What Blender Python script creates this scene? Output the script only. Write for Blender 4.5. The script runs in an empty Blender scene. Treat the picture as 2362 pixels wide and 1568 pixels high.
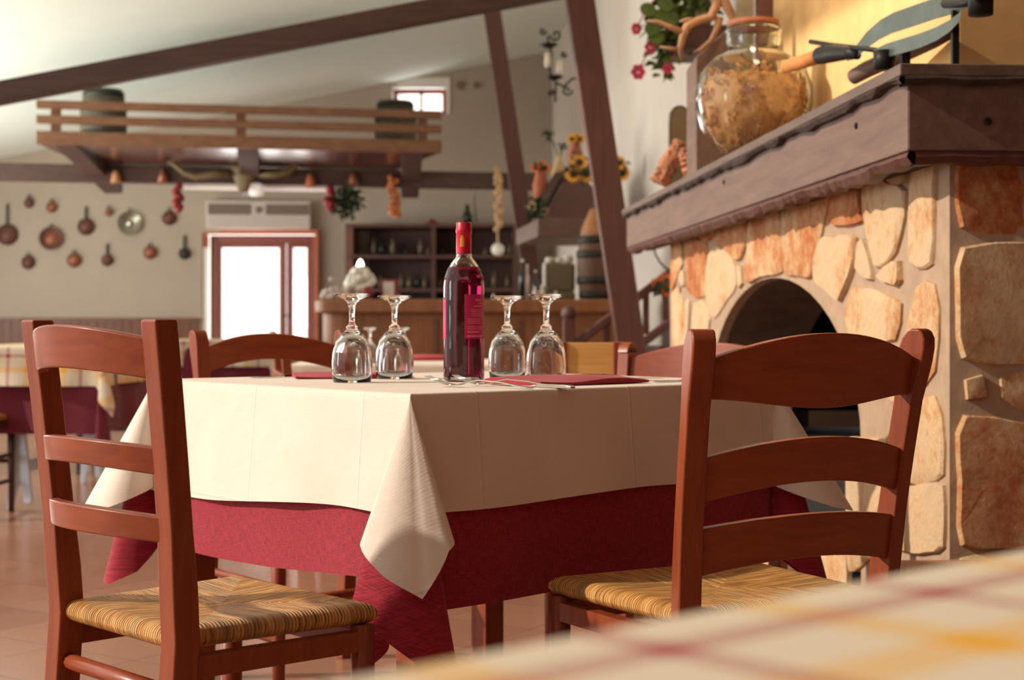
import bpy, math, random
from mathutils import Vector, Matrix
R = random.Random(7)
C = bpy.context.scene.collection
F = 3600.0; HY = 750.0; CX = 1181.0; EZ = 0.877
def W(px, py, d):                       # a point of the photograph's frame at distance d from the camera
    return Vector(((px-CX)/F*d, d, EZ+(HY-py)/F*d))
def sol(r, g, b): 
    f = lambda c: (c/255/12.92 if c/255 <= .04045 else ((c/255+.055)/1.055)**2.4)
    return (f(r), f(g), f(b), 1)

# ------------------------------------------------------------------ materials
def newmat(name):
    m = bpy.data.materials.new(name); m.use_nodes = True
    nt = m.node_tree; b = nt.nodes['Principled BSDF']
    return m, nt, b
def ramp(nt, fac, stops):
    n = nt.nodes.new('ShaderNodeValToRGB'); cr = n.color_ramp
    cr.elements[0].position, cr.elements[0].color = stops[0]
    cr.elements[1].position, cr.elements[1].color = stops[-1]
    for p, c in stops[1:-1]:
        e = cr.elements.new(p); e.color = c
    nt.links.new(fac, n.inputs[0]); return n.outputs[0]
def coords(nt, kind='Object', scale=(1,1,1)):
    t = nt.nodes.new('ShaderNodeTexCoord'); mp = nt.nodes.new('ShaderNodeMapping')
    mp.inputs['Scale'].default_value = scale
    nt.links.new(t.outputs[kind], mp.inputs[0]); return mp.outputs[0]
def noise(nt, vec, s, detail=4, rough=.55, dist=0):
    n = nt.nodes.new('ShaderNodeTexNoise'); n.inputs['Scale'].default_value = s
    n.inputs['Detail'].default_value = detail; n.inputs['Roughness'].default_value = rough
    n.inputs['Distortion'].default_value = dist
    nt.links.new(vec, n.inputs['Vector']); return n.outputs[0]
def bump(nt, b, h, strength=.3, dist=.01):
    n = nt.nodes.new('ShaderNodeBump'); n.inputs['Strength'].default_value = strength
    n.inputs['Distance'].default_value = dist
    nt.links.new(h, n.inputs['Height']); nt.links.new(n.outputs[0], b.inputs['Normal']); return n
def mth(nt, op, a, b_=None, c=None):
    n = nt.nodes.new('ShaderNodeMath'); n.operation = op
    for i, v in enumerate((a, b_, c)):
        if v is None: continue
        if isinstance(v, (int, float)): n.inputs[i].default_value = v
        else: nt.links.new(v, n.inputs[i])
    return n.outputs[0]
def mixc(nt, fac, a, b_):
    n = nt.nodes.new('ShaderNodeMix'); n.data_type = 'RGBA'
    for s, v in ((n.inputs[0], fac), (n.inputs[6], a), (n.inputs[7], b_)):
        if isinstance(v, (int, float)): s.default_value = v
        elif isinstance(v, tuple): s.default_value = v
        else: nt.links.new(v, s)
    return n.outputs[2]
def plain(name, col, rough=.6, var=.12, scale=18, bmp=.15, metal=0, spec=.5, sheen=0):
    m, nt, b = newmat(name)
    v = coords(nt); n = noise(nt, v, scale)
    lo = tuple(c*(1-var) for c in col[:3])+(1,); hi = tuple(min(1, c*(1+var)) for c in col[:3])+(1,)
    nt.links.new(ramp(nt, n, [(.3, lo), (.7, hi)]), b.inputs['Base Color'])
    b.inputs['Roughness'].default_value = rough; b.inputs['Metallic'].default_value = metal
    b.inputs['Specular IOR Level'].default_value = spec
    if sheen: b.inputs['Sheen Weight'].default_value = sheen
    if bmp: bump(nt, b, n, bmp, .004)
    return m
def wood(name, dark, light, rough=.4, axis=2, scale=9, spec=.5, coat=0):
    m, nt, b = newmat(name)
    s = [7, 7, 7]; s[axis] = .6
    v = coords(nt, scale=tuple(s)); n = noise(nt, v, scale, 6, .6, .6)
    nt.links.new(ramp(nt, n, [(.28, dark), (.72, light)]), b.inputs['Base Color'])
    b.inputs['Roughness'].default_value = rough; b.inputs['Specular IOR Level'].default_value = spec
    b.inputs['Coat Weight'].default_value = coat; b.inputs['Coat Roughness'].default_value = .2
    bump(nt, b, n, .12, .002); return m
def glassmat(name, col=(1,1,1,1), rough=0, ior=1.45):
    m, nt, b = newmat(name)
    b.inputs['Base Color'].default_value = col; b.inputs['Roughness'].default_value = rough
    b.inputs['IOR'].default_value = ior; b.inputs['Transmission Weight'].default_value = 1
    return m
M = {}
M['chair'] = wood('cherry_stained_wood', sol(120,53,28), sol(147,70,36), .42, 2, 8, .35, .08)
M['chair_x'] = wood('cherry_stained_rail', sol(124,54,28), sol(150,71,36), .40, 0, 8, .35, .12)
M['pale'] = wood('pale_wood', sol(196,140,72), sol(224,172,100), .35, 0, 8, .5, .2)
M['dark_chair'] = wood('dark_wood', sol(60,34,24), sol(84,50,36), .45)
M['beam'] = wood('beam_wood', sol(62,40,33), sol(88,60,50), .6, 0, 5)
M['beam_red'] = wood('red_brown_timber', sol(76,42,34), sol(98,58,46), .55, 2, 5)
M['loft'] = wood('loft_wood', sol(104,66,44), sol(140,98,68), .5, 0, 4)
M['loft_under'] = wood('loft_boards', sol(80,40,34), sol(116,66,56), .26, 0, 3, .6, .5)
M['counter'] = wood('counter_wood', sol(132,80,44), sol(164,106,60), .45, 2, 3)
M['shelf'] = wood('shelf_wood', sol(72,42,34), sol(100,62,50), .55, 2, 3)
M['doorwood'] = wood('red_door_wood', sol(120,56,44), sol(150,76,58), .4, 2, 4)
M['wains'] = wood('panelling_wood', sol(100,58,38), sol(130,80,54), .45, 2, 3)
M['mantel'] = wood('mantel_wood', sol(94,68,58), sol(120,92,78), .6, 1, 4)
M['bark'] = plain('dark_bark', sol(58,42,36), .85, .4, 30, .9)
M['glass'] = glassmat('clear_glass')
M['bglass'] = glassmat('bottle_glass', (.93,.95,.93,1))
M['jarglass'] = glassmat('jar_glass', (.90,.95,.91,1))
M['wine'] = glassmat('rose_wine', (.20,.004,.040,1), 0, 1.40)
M['capsule'] = plain('crimson_foil', sol(196,32,58), .35, .08, 30, .05, .3)
M['label'] = plain('magenta_label', sol(190,34,92), .5, .05, 20, .02)
M['print'] = plain('label_print', sol(222,120,140), .5, .05, 20, 0)
M['gold'] = plain('gold_print', sol(222,160,60), .35, .1, 20, 0, .6)
M['steel'] = plain('steel', sol(205,200,190), .16, .03, 20, 0, 1)
M['blacksteel'] = plain('dark_cutlery', sol(40,36,36), .3, .05, 20, 0, .5)
M['iron'] = plain('black_iron', sol(32,30,30), .5, .2, 30, .2, .5)
M['greeniron'] = plain('green_grey_iron', sol(92,102,96), .42, .2, 14, .3, .55)
M['copper'] = plain('copper', sol(146,88,62), .5, .2, 12, .1, .4)
M['darkcopper'] = plain('aged_copper', sol(104,64,52), .55, .2, 12, .1, .3)
M['pewter'] = plain('pewter', sol(150,144,126), .3, .15, 12, .1, .8)
M['white'] = plain('white_ceramic', sol(232,226,214), .4, .03, 10, 0)
M['offwhite'] = plain('off_white_plastic', sol(206,190,180), .5, .03, 10, 0)
M['greypl'] = plain('grey_grille', sol(120,100,90), .6, .08, 30, 0)
M['wax'] = plain('candle_wax', sol(236,228,208), .5, .03, 10, 0)
M['leaf'] = plain('green_leaf', sol(92,112,40), .5, .35, 14, .1)
M['darkleaf'] = plain('dark_leaf', sol(44,62,34), .6, .35, 14, .1)
M['pink'] = plain('pink_petal', sol(206,66,100), .6, .2, 14, 0)
M['yellow'] = plain('yellow_petal', sol(232,160,44), .6, .2, 14, 0)
M['orange'] = plain('orange_petal', sol(222,110,40), .6, .3, 14, 0)
M['flowerheart'] = plain('brown_flower_heart', sol(70,32,30), .8, .2, 30, .2)
M['redpod'] = plain('red_pepper', sol(140,34,38), .4, .25, 20, .1)
M['garlic'] = plain('garlic_skin', sol(196,160,118), .6, .25, 30, .2)
M['onion'] = plain('onion_skin', sol(192,112,60), .5, .3, 25, .2)
M['terracotta'] = plain('terracotta', sol(178,98,66), .7, .18, 12, .3)
M['pasta'] = plain('wheat_pasta', sol(234,170,112), .6, .3, 26, .5)
M['cork'] = plain('cork_lid', sol(150,88,60), .7, .15, 40, .3)
M['antler'] = plain('antler_horn', sol(160,118,84), .6, .3, 12, .4)
M['horn'] = plain('ox_horn', sol(118,98,66), .6, .2, 12, .3)
M['barkorange'] = plain('orange_bark', sol(176,116,84), .8, .35, 18, .9)
M['rope'] = plain('rope_wrap', sol(206,132,66), .7, .2, 60, .5)
M['barrel'] = wood('barrel_staves', sol(64,56,42), sol(92,80,60), .6, 2, 5)
M['barrel_brown'] = wood('brown_barrel_staves', sol(84,54,38), sol(116,80,52), .6, 2, 5)
M['hoop'] = plain('dark_hoop', sol(52,52,44), .5, .15, 20, .1, .4)
M['straw'] = plain('wicker', sol(176,122,80), .7, .25, 60, .6)
M['olive'] = plain('olive_enamel', sol(112,98,70), .45, .06, 10, 0)
M['greenglass'] = plain('green_bottle_glass', sol(36,44,34), .12, .1, 10, 0)
M['redcloth'] = plain('red_frame', sol(150,44,44), .5, .1, 20, 0)
M['bluewhite'] = plain('pale_blue_paint', sol(214,224,238), .4, .04, 10, 0)
M['soot'] = plain('soot', sol(22,20,19), .9, .3, 10, .3)
M['tilebrown'] = plain('brown_tile', sol(156,104,74), .6, .12, 6, .1)

def cloth_mat(name, col, weave=900, var=.05, wrinkle=.12, crease=False):
    m, nt, b = newmat(name)
    v = coords(nt, 'UV'); x = nt.nodes.new('ShaderNodeSeparateXYZ'); nt.links.new(v, x.inputs[0])
    n = noise(nt, v, 9, 5)
    lo = tuple(c*(1-var) for c in col[:3])+(1,); hi = tuple(min(1, c*(1+var)) for c in col[:3])+(1,)
    nt.links.new(ramp(nt, n, [(.3, lo), (.7, hi)]), b.inputs['Base Color'])
    b.inputs['Roughness'].default_value = .85; b.inputs['Sheen Weight'].default_value = .15
    b.inputs['Specular IOR Level'].default_value = .2
    wv = mth(nt, 'ADD', mth(nt, 'SINE', mth(nt, 'MULTIPLY', x.outputs[0], weave)), mth(nt, 'SINE', mth(nt, 'MULTIPLY', x.outputs[1], weave)))
    h = mth(nt, 'ADD', mth(nt, 'MULTIPLY', wv, .008), mth(nt, 'MULTIPLY', n, 1.0))
    if crease:                              # ironed fold lines
        for o, c0_ in ((x.outputs[0], .042), (x.outputs[1], .037)):
            d = mth(nt, 'ABSOLUTE', mth(nt, 'SUBTRACT', mth(nt, 'FRACT', mth(nt, 'ADD', mth(nt, 'DIVIDE', mth(nt, 'SUBTRACT', o, c0_), .35), 10.5)), .5))
            g = mth(nt, 'MAXIMUM', 0.0, mth(nt, 'SUBTRACT', 1.0, mth(nt, 'DIVIDE', d, .010)))
            h = mth(nt, 'ADD', h, mth(nt, 'MULTIPLY', g, .9))
    bump(nt, b, h, wrinkle, .02); return m
M['white_cloth'] = cloth_mat('white_tablecloth', sol(226,213,199), 1500, .03, .2, True)
def slub_mat():
    m, nt, b = newmat('crimson_slub_cloth')
    t = coords(nt, 'UV', (60, 700, 1)); t2 = coords(nt, 'UV', (700, 60, 1))
    a = noise(nt, t, 1, 3); c = noise(nt, t2, 1, 3)
    s = mth(nt, 'ADD', a, c)
    nt.links.new(ramp(nt, mth(nt, 'MULTIPLY', s, .5), [(.36, sol(112,26,46)), (.5, sol(158,36,54)), (.64, sol(188,50,62))]), b.inputs['Base Color'])
    b.inputs['Roughness'].default_value = .8; b.inputs['Sheen Weight'].default_value = .2
    b.inputs['Specular IOR Level'].default_value = .2
    bump(nt, b, s, .5, .004); return m
M['red_cloth'] = slub_mat()
M['napkin'] = cloth_mat('crimson_napkin', sol(164,46,56), 1500, .05, .08)
M['maroon'] = cloth_mat('maroon_cloth', sol(110,40,52), 1200, .06, .1)
def plaid_mat():
    m, nt, b = newmat('plaid_tablecloth')
    v = coords(nt, 'UV'); x = nt.nodes.new('ShaderNodeSeparateXYZ'); nt.links.new(v, x.inputs[0])
    def band(o, per, off, w):
        f = mth(nt, 'FRACT', mth(nt, 'ADD', mth(nt, 'DIVIDE', o, per), off+20))
        return mth(nt, 'LESS_THAN', f, w)
    base = sol(214,203,180)
    P = .17
    yx = band(x.outputs[0], P, .60, .17); yy = band(x.outputs[1], P, .088, .17)
    rx = band(x.outputs[0], P, .106, .10); ry = band(x.outputs[1], P, .665, .10)
    ysum = mth(nt, 'MULTIPLY', mth(nt, 'ADD', yx, yy), .5)
    rsum = mth(nt, 'MULTIPLY', mth(nt, 'ADD', rx, ry), .5)
    c = mixc(nt, mth(nt, 'MINIMUM', ysum, 1.0), base, sol(222,168,66))
    c = mixc(nt, mth(nt, 'MINIMUM', rsum, 1.0), c, sol(160,58,70))
    nt.links.new(c, b.inputs['Base Color']); b.inputs['Roughness'].default_value = .85
    b.inputs['Specular IOR Level'].default_value = .2
    bump(nt, b, noise(nt, v, 700, 2), .1, .002); return m
M['plaid'] = plaid_mat()
def rush_mat():
    m, nt, b = newmat('woven_rush')
    t = coords(nt); x = nt.nodes.new('ShaderNodeSeparateXYZ'); nt.links.new(t, x.inputs[0])
    ax = mth(nt, 'ABSOLUTE', mth(nt, 'DIVIDE', x.outputs[0], .20))
    ay = mth(nt, 'ABSOLUTE', mth(nt, 'DIVIDE', mth(nt, 'SUBTRACT', x.outputs[1], .17), .18))
    side = mth(nt, 'GREATER_THAN', ax, ay)
    par = mth(nt, 'ADD', mth(nt, 'MULTIPLY', side, x.outputs[1]), mth(nt, 'MULTIPLY', mth(nt, 'SUBTRACT', 1.0, side), x.outputs[0]))
    per = mth(nt, 'ADD', mth(nt, 'MULTIPLY', side, x.outputs[0]), mth(nt, 'MULTIPLY', mth(nt, 'SUBTRACT', 1.0, side), x.outputs[1]))
    cb = nt.nodes.new('ShaderNodeCombineXYZ')
    nt.links.new(mth(nt, 'MULTIPLY', par, 260.0), cb.inputs[0]); nt.links.new(mth(nt, 'MULTIPLY', per, 14.0), cb.inputs[1]); nt.links.new(mth(nt, 'MULTIPLY', x.outputs[2], 20.0), cb.inputs[2])
    n = noise(nt, cb.outputs[0], 1, 2, .5)
    big = noise(nt, t, 9, 2)
    col = ramp(nt, n, [(.25, sol(120,76,30)), (.45, sol(188,130,62)), (.62, sol(222,170,96)), (.8, sol(240,206,140))])
    cb2 = nt.nodes.new('ShaderNodeCombineXYZ')
    nt.links.new(mth(nt, 'MULTIPLY', par, 30.0), cb2.inputs[0]); nt.links.new(mth(nt, 'MULTIPLY', per, 3.0), cb2.inputs[1]); nt.links.new(side, cb2.inputs[2])
    g = noise(nt, cb2.outputs[0], 1, 1)
    gm = ramp(nt, g, [(.58, (0,0,0,1)), (.64, (1,1,1,1))])
    col = mixc(nt, mth(nt, 'MULTIPLY', gm, .4), col, sol(128,118,84))
    nt.links.new(col, b.inputs['Base Color']); b.inputs['Roughness'].default_value = .55
    wv = mth(nt, 'SINE', mth(nt, 'ADD', mth(nt, 'MULTIPLY', par, 1150.0), mth(nt, 'MULTIPLY', n, 4.0)))
    bump(nt, b, mth(nt, 'ADD', wv, mth(nt, 'MULTIPLY', n, 3.0)), .7, .0025); return m
M['rush'] = rush_mat()
def stone_mat():
    m, nt, b = newmat('ochre_limestone')
    t = coords(nt, 'Object'); at = nt.nodes.new('ShaderNodeAttribute'); at.attribute_name = 'tint'
    n1 = noise(nt, t, 5, 6, .6); n2 = noise(nt, t, 34, 8, .7, .15); n3 = noise(nt, t, 2.2, 3)
    s = mth(nt, 'ADD', mth(nt, 'MULTIPLY', n1, .55), mth(nt, 'MULTIPLY', n2, .45))
    s = mth(nt, 'ADD', s, mth(nt, 'MULTIPLY', mth(nt, 'SUBTRACT', at.outputs['Fac'], .5), .26))
    c = ramp(nt, s, [(.32, sol(206,178,146)), (.45, sol(214,182,142)), (.54, sol(200,152,104)), (.63, sol(184,108,58)), (.75, sol(150,74,40))])
    g = ramp(nt, n3, [(.6, (0,0,0,1)), (.72, (1,1,1,1))])
    c = mixc(nt, mth(nt, 'MULTIPLY', g, .35), c, sol(158,150,128))
    pits = ramp(nt, n2, [(.28, (1,1,1,1)), (.38, (0,0,0,1))])
    c = mixc(nt, mth(nt, 'MULTIPLY', pits, .5), c, sol(132,84,56))
    nt.links.new(c, b.inputs['Base Color']); b.inputs['Roughness'].default_value = .85
    bump(nt, b, mth(nt, 'ADD', mth(nt, 'MULTIPLY', n2, 1.3), n1), .7, .010); return m
M['stone'] = stone_mat()
M['mortar'] = plain('grey_mortar', sol(168,142,118), .9, .12, 16, .5)
def floor_mat():
    m, nt, b = newmat('terracotta_floor_tiles')
    t = coords(nt, 'Object'); br = nt.nodes.new('ShaderNodeTexBrick')
    br.offset = 0; br.inputs['Scale'].default_value = 3.2; br.inputs['Mortar Size'].default_value = .012
    br.inputs['Brick Width'].default_value = 1; br.inputs['Row Height'].default_value = 1
    br.inputs['Color1'].default_value = sol(172,126,102); br.inputs['Color2'].default_value = sol(156,112,90)
    br.inputs['Mortar'].default_value = sol(138,102,84)
    mp = nt.nodes.new('ShaderNodeMapping'); mp.inputs['Rotation'].default_value = (0,0,.6)
    nt.links.new(t, mp.inputs[0]); nt.links.new(mp.outputs[0], br.inputs['Vector'])
    n = noise(nt, t, 6, 5)
    nt.links.new(mixc(nt, mth(nt, 'MULTIPLY', n, .3), br.outputs[0], sol(120,84,66)), b.inputs['Base Color'])
    nt.links.new(mth(nt, 'ADD', mth(nt, 'MULTIPLY', n, .12), .14), b.inputs['Roughness']); b.inputs['Specular IOR Level'].default_value = .55
    bump(nt, b, br.outputs['Fac'], -.08, .002); return m
M['floor'] = floor_mat()
M['ceil'] = plain('pale_green_ceiling', sol(238,246,234), .9, .02, 2, .02)
M['wall'] = plain('cream_wall_plaster', sol(178,162,146), .9, .03, 3, .05)
M['wallr'] = plain('rosy_white_plaster', sol(230,218,206), .9, .03, 3, .05)
M['stucco'] = plain('golden_stucco', sol(232,190,128), .9, .10, 6, .4)
def panemat():
    m, nt, b = newmat('window_pane')
    nt.nodes.remove(b); out = nt.nodes['Material Output']
    tr = nt.nodes.new('ShaderNodeBsdfTransparent'); gl = nt.nodes.new('ShaderNodeBsdfGlossy'); gl.inputs['Roughness'].default_value = .02
    mx = nt.nodes.new('ShaderNodeMixShader'); mx.inputs[0].default_value = .08
    nt.links.new(tr.outputs[0], mx.inputs[1]); nt.links.new(gl.outputs[0], mx.inputs[2]); nt.links.new(mx.outputs[0], out.inputs[0])
    return m
M['pane'] = panemat()
def emis(name, col, s):
    m, nt, b = newmat(name); b.inputs['Base Color'].default_value = col
    b.inputs['Emission Color'].default_value = col; b.inputs['Emission Strength'].default_value = s; return m
M['flame'] = emis('flame', (1,.93,.8,1), 6)
M['paleglow'] = emis('pale_glow', (.9,.78,.74,1), .35)

# ------------------------------------------------------------------ mesh builder
class MB:
    def __init__(s): s.v = []; s.f = []; s.uv = {}
    def add(s, vs, fs):
        o = len(s.v); s.v += [Vector(p) for p in vs]; s.f += [tuple(i+o for i in f) for f in fs]; return s
    def box(s, c, size, rot=None):
        c = Vector(c); hx, hy, hz = (q/2 for q in size)
        vs = [Vector((x*hx, y*hy, z*hz)) for x in (-1,1) for y in (-1,1) for z in (-1,1)]
        if rot is not None: vs = [rot @ p for p in vs]
        return s.add([p+c for p in vs], [(0,1,3,2),(4,6,7,5),(0,4,5,1),(2,3,7,6),(0,2,6,4),(1,5,7,3)])
    def span(s, a, b): 
        a = Vector(a); b = Vector(b); return s.box((a+b)/2, [abs(q) for q in (b-a)])
    def bar(s, a, b, w, h, up=(0,0,1)):           # rectangular bar from a to b
        a = Vector(a); b = Vector(b); d = (b-a).normalized(); u = Vector(up)
        l = d.cross(u)
        if l.length < 1e-4: l = d.cross(Vector((0,1,0)))
        l.normalize(); u = l.cross(d)
        vs = [p + l*(i*w/2) + u*(j*h/2) for p in (a, b) for i, j in ((-1,-1),(1,-1),(1,1),(-1,1))]
        return s.add(vs, [(3,2,1,0),(4,5,6,7),(0,1,5,4),(1,2,6,5),(2,3,7,6),(3,0,4,7)])
    def hexa(s, bottom, top):                     # two quads joined
        return s.add(list(bottom)+list(top), [(3,2,1,0),(4,5,6,7),(0,1,5,4),(1,2,6,5),(2,3,7,6),(3,0,4,7)])
    def prism(s, pts, vec):                       # polygon extruded by a vector
        n = len(pts); pts = [Vector(p) for p in pts]; vec = Vector(vec)
        return s.add(pts+[p+vec for p in pts], [tuple(reversed(range(n))), tuple(range(n, 2*n))] + [(i, (i+1)%n, n+(i+1)%n, n+i) for i in range(n)])
    def lathe(s, prof, c=(0,0,0), n=24, axis=None, fx=None):
        c = Vector(c); o = len(s.v); rings = []
        for r, z in prof:
            if r < 1e-6: rings.append([len(s.v)]); s.v.append(Vector((0,0,z)))
            else:
                st = len(s.v); rings.append(list(range(st, st+n)))
                for k in range(n):
                    a = 2*math.pi*k/n; rr = r*(fx(a, z) if fx else 1)
                    s.v.append(Vector((rr*math.cos(a), rr*math.sin(a), z)))
        m = axis if axis is not None else Matrix.Identity(3)
        for i in range(o, len(s.v)): s.v[i] = m @ s.v[i] + c
        for A, B in zip(rings, rings[1:]):
            for k in range(n):
                k2 = (k+1) % n
                if len(A) == 1 and len(B) == 1: break
                if len(A) == 1: s.f.append((A[0], B[k2], B[k]))
                elif len(B) == 1: s.f.append((A[k], A[k2], B[0]))
                else: s.f.append((A[k], A[k2], B[k2], B[k]))
        return s
    def ball(s, c, r, n=12, sc=(1,1,1)):
        m = Matrix.Diagonal(sc); k = max(5, n//2+1)
        return s.lathe([(r*math.sin(math.pi*i/k), -r*math.cos(math.pi*i/k)) if 0 < i < k else (0, -r if i == 0 else r) for i in range(k+1)], c, n, m)
    def tube(s, pts, rad, n=10, flat=1.0, up=None):
        pts = [Vector(p) for p in pts]; N = len(pts)
        if not hasattr(rad, '__len__'): rad = [rad]*N
        o = len(s.v); prev = None
        for i, p in enumerate(pts):
            d = (pts[min(i+1, N-1)]-pts[max(i-1, 0)]).normalized()
            if prev is None:
                u = Vector(up) if up else (Vector((0,0,1)) if abs(d.z) < .9 else Vector((1,0,0)))
            else: u = prev
            l = d.cross(u).normalized(); u = l.cross(d); prev = u
            for k in range(n):
                a = 2*math.pi*k/n; s.v.append(p + l*(math.cos(a)*rad[i]*flat) + u*(math.sin(a)*rad[i]))
        for i in range(N-1):
            for k in range(n):
                k2 = (k+1) % n; s.f.append((o+i*n+k, o+(i+1)*n+k, o+(i+1)*n+k2, o+i*n+k2))
        s.f.append(tuple(o+k for k in range(n))); s.f.append(tuple(o+(N-1)*n+k for k in reversed(range(n)))); return s
    def build(s, name, mat, parent=None, smooth=False, bevel=0, sub=0, solid=0, attr=None):
        me = bpy.data.meshes.new(name); me.from_pydata([tuple(p) for p in s.v], [], s.f); me.update()
        if s.uv:
            l = me.uv_layers.new(name='UVMap')
            for lp in me.loops: l.data[lp.index].uv = s.uv.get(lp.vertex_index, (0,0))
        if attr:
            a = me.attributes.new('tint', 'FLOAT', 'POINT')
            for i, q in enumerate(attr): a.data[i].value = q
        if isinstance(mat, str): mat = M[mat]
        me.materials.append(mat)
        o = bpy.data.objects.new(name, me); C.objects.link(o)
        if smooth:
            for p in me.polygons: p.use_smooth = True
        if parent is not None: o.parent = parent
        if solid:
            q = o.modifiers.new('solid', 'SOLIDIFY'); q.thickness = solid; q.offset = -1
        if bevel:
            q = o.modifiers.new('bevel', 'BEVEL'); q.width = bevel; q.segments = 2; q.limit_method = 'ANGLE'; q.angle_limit = math.radians(35)
            if not smooth:
                for p in me.polygons: p.use_smooth = True
                q.harden_normals = True
        if sub:
            q = o.modifiers.new('sub', 'SUBSURF'); q.levels = sub; q.render_levels = sub
        return o
def tag(o, label=None, cat=None, group=None, kind=None):
    for k, v in (('label', label), ('category', cat), ('group', group), ('kind', kind)):
        if v: o[k] = v
    return o
def thing(name, label, cat, loc=(0,0,0), rz=0, group=None):
    o = bpy.data.objects.new(name, None); C.objects.link(o); o.empty_display_size = .05
    o.location = loc; o.rotation_euler = (0,0,rz); return tag(o, label, cat, group)
def kids(o): return [c for c in bpy.data.objects if c.parent == o]
def dup(o, loc, rz=None, label=None):
    def rec(a, par):
        c = a.copy(); C.objects.link(c)
        if par is not None: c.parent = par
        for ch in kids(a): rec(ch, c)
        return c
    c = rec(o, None); c.location = loc
    if rz is not None: c.rotation_euler = (0,0,rz)
    if label: c['label'] = label
    return c
def st(name, mb, mat, **k): return tag(mb.build(name, mat, **k), kind='structure')

# ------------------------------------------------------------------ camera, light, world
cam = bpy.data.objects.new('camera', bpy.data.cameras.new('camera')); C.objects.link(cam)
cam.location = (0,0,EZ); cam.rotation_euler = (math.pi/2,0,0)
cd = cam.data; cd.sensor_width = 36; cd.lens = F/2362*36; cd.shift_y = -34/2362; cd.clip_start = .02; cd.clip_end = 200
cd.dof.use_dof = True; cd.dof.focus_distance = 2.45; cd.dof.aperture_fstop = 6.2
bpy.context.scene.camera = cam
sc = bpy.context.scene
sc.view_settings.view_transform = 'Standard'; sc.view_settings.look = 'None'; sc.view_settings.gamma = 1
sc.view_settings.use_curve_mapping = False; sc.view_settings.exposure = 0.1
try: sc.cycles.sample_clamp_indirect = 5; sc.cycles.max_bounces = 12; sc.cycles.transmission_bounces = 12
except Exception: pass
w = bpy.data.worlds.new('daylight'); sc.world = w; w.use_nodes = True
bg = w.node_tree.nodes['Background']; bg.inputs[0].default_value = (1,.92,.84,1); bg.inputs[1].default_value = .80
_t = w.node_tree; _g = _t.nodes.new('ShaderNodeTexCoord'); _s = _t.nodes.new('ShaderNodeSeparateXYZ'); _m = _t.nodes.new('ShaderNodeMapRange')
_m.inputs['From Min'].default_value = .3; _m.inputs['From Max'].default_value = .85; _m.inputs['To Min'].default_value = .80; _m.inputs['To Max'].default_value = 2.4
_t.links.new(_g.outputs['Generated'], _s.inputs[0]); _t.links.new(_s.outputs[1], _m.inputs[0]); _t.links.new(_m.outputs[0], bg.inputs[1])   # sky strength boosted towards the back door so its panes turn white
def sun(name, to, e, col, ang):
    l = bpy.data.lights.new(name, 'SUN'); l.energy = e; l.color = col; l.angle = math.radians(ang)
    o = bpy.data.objects.new(name, l); C.objects.link(o); o.rotation_euler = Vector(to).to_track_quat('Z', 'Y').to_euler(); return o
def area(name, loc, to, sx, sy, e, col):
    l = bpy.data.lights.new(name, 'AREA'); l.shape = 'RECTANGLE'; l.size = sx; l.size_y = sy; l.energy = e; l.color = col
    o = bpy.data.objects.new(name, l); C.objects.link(o); o.location = loc
    o.rotation_euler = (Vector(loc)-Vector(to)).to_track_quat('Z', 'Y').to_euler(); return o
sun('sun', (-.90,-.12,.52), 3.8, (1,.87,.72), 1.2)
area('ceiling_fill', (-6.6,14,1.5), (0,15,3.6), 9, 1.8, 430, (.97,1,.94))  # unseen area light added to brighten the ceiling
area('trestle_leg_fill', (-4.6,2.6,1.4), (-2.3,8.5,.4), 1.6, 1.2, 45, (.85,.93,1))  # added low cool fill, brightens the far trestle legs and floor

def point(name, loc, e, col, r):
    l = bpy.data.lights.new(name, 'POINT'); l.energy = e; l.color = col; l.shadow_soft_size = r
    o = bpy.data.objects.new(name, l); C.objects.link(o); o.location = loc; return o
point('mantel_lamp', (.72,5.0,2.6), 15, (1,.78,.50), .12)

# ------------------------------------------------------------------ room shell
def bwy(px): return 19.937/(1-.12*(px-CX)/F)        # distance of the back wall behind a pixel column
def BW(px, py, off=0):
    d = bwy(px)-off; return W(px, py, d)
ZC = lambda x: 4.28+.214*x
def wall_quad(mb, x0, x1, z0, z1a, z1b, th=.4):     # slab of the back wall between two x
    y = lambda x: 20+.12*(x-.522)
    p = [Vector((x0, y(x0), z0)), Vector((x1, y(x1), z0)), Vector((x1, y(x1), z1b)), Vector((x0, y(x0), z1a))]
    mb.prism(p, (0, th, 0))
mb = MB(); mb.add([(-12,-5,0),(4,-5,0),(4,22,0),(-12,22,0),(-12,-5,-.1),(4,-5,-.1),(4,22,-.1),(-12,22,-.1)], [(0,1,2,3),(7,6,5,4),(0,4,5,1),(1,5,6,2),(2,6,7,3),(3,7,4,0)])
st('floor', mb, 'floor')
dx0 = BW(466,0).x; dx1 = BW(733,0).x; dz = BW(600,536).z
wx0 = BW(905,0).x; wx1 = BW(1038,0).x; wz0 = BW(970,262).z; wz1 = BW(970,178).z
mb = MB()
wall_quad(mb, -9, dx0, 0, 5.2, 5.2)
wall_quad(mb, dx0, dx1, dz, 5.2, 5.2)
wall_quad(mb, dx1, wx0, 0, 5.2, 5.2)
wall_quad(mb, wx0, wx1, 0, wz0, wz0)
wall_quad(mb, wx0, wx1, wz1, 5.2, 5.2)
wall_quad(mb, wx1, .7, 0, 5.2, 5.2)
st('wall_back', mb, 'wall')
rwx = lambda y: 1.922-.07*y
mb = MB(); p = [Vector((rwx(20.3),20.3,0)), Vector((rwx(-4),-4,0)), Vector((rwx(-4),-4,6)), Vector((rwx(20.3),20.3,6))]
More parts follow.
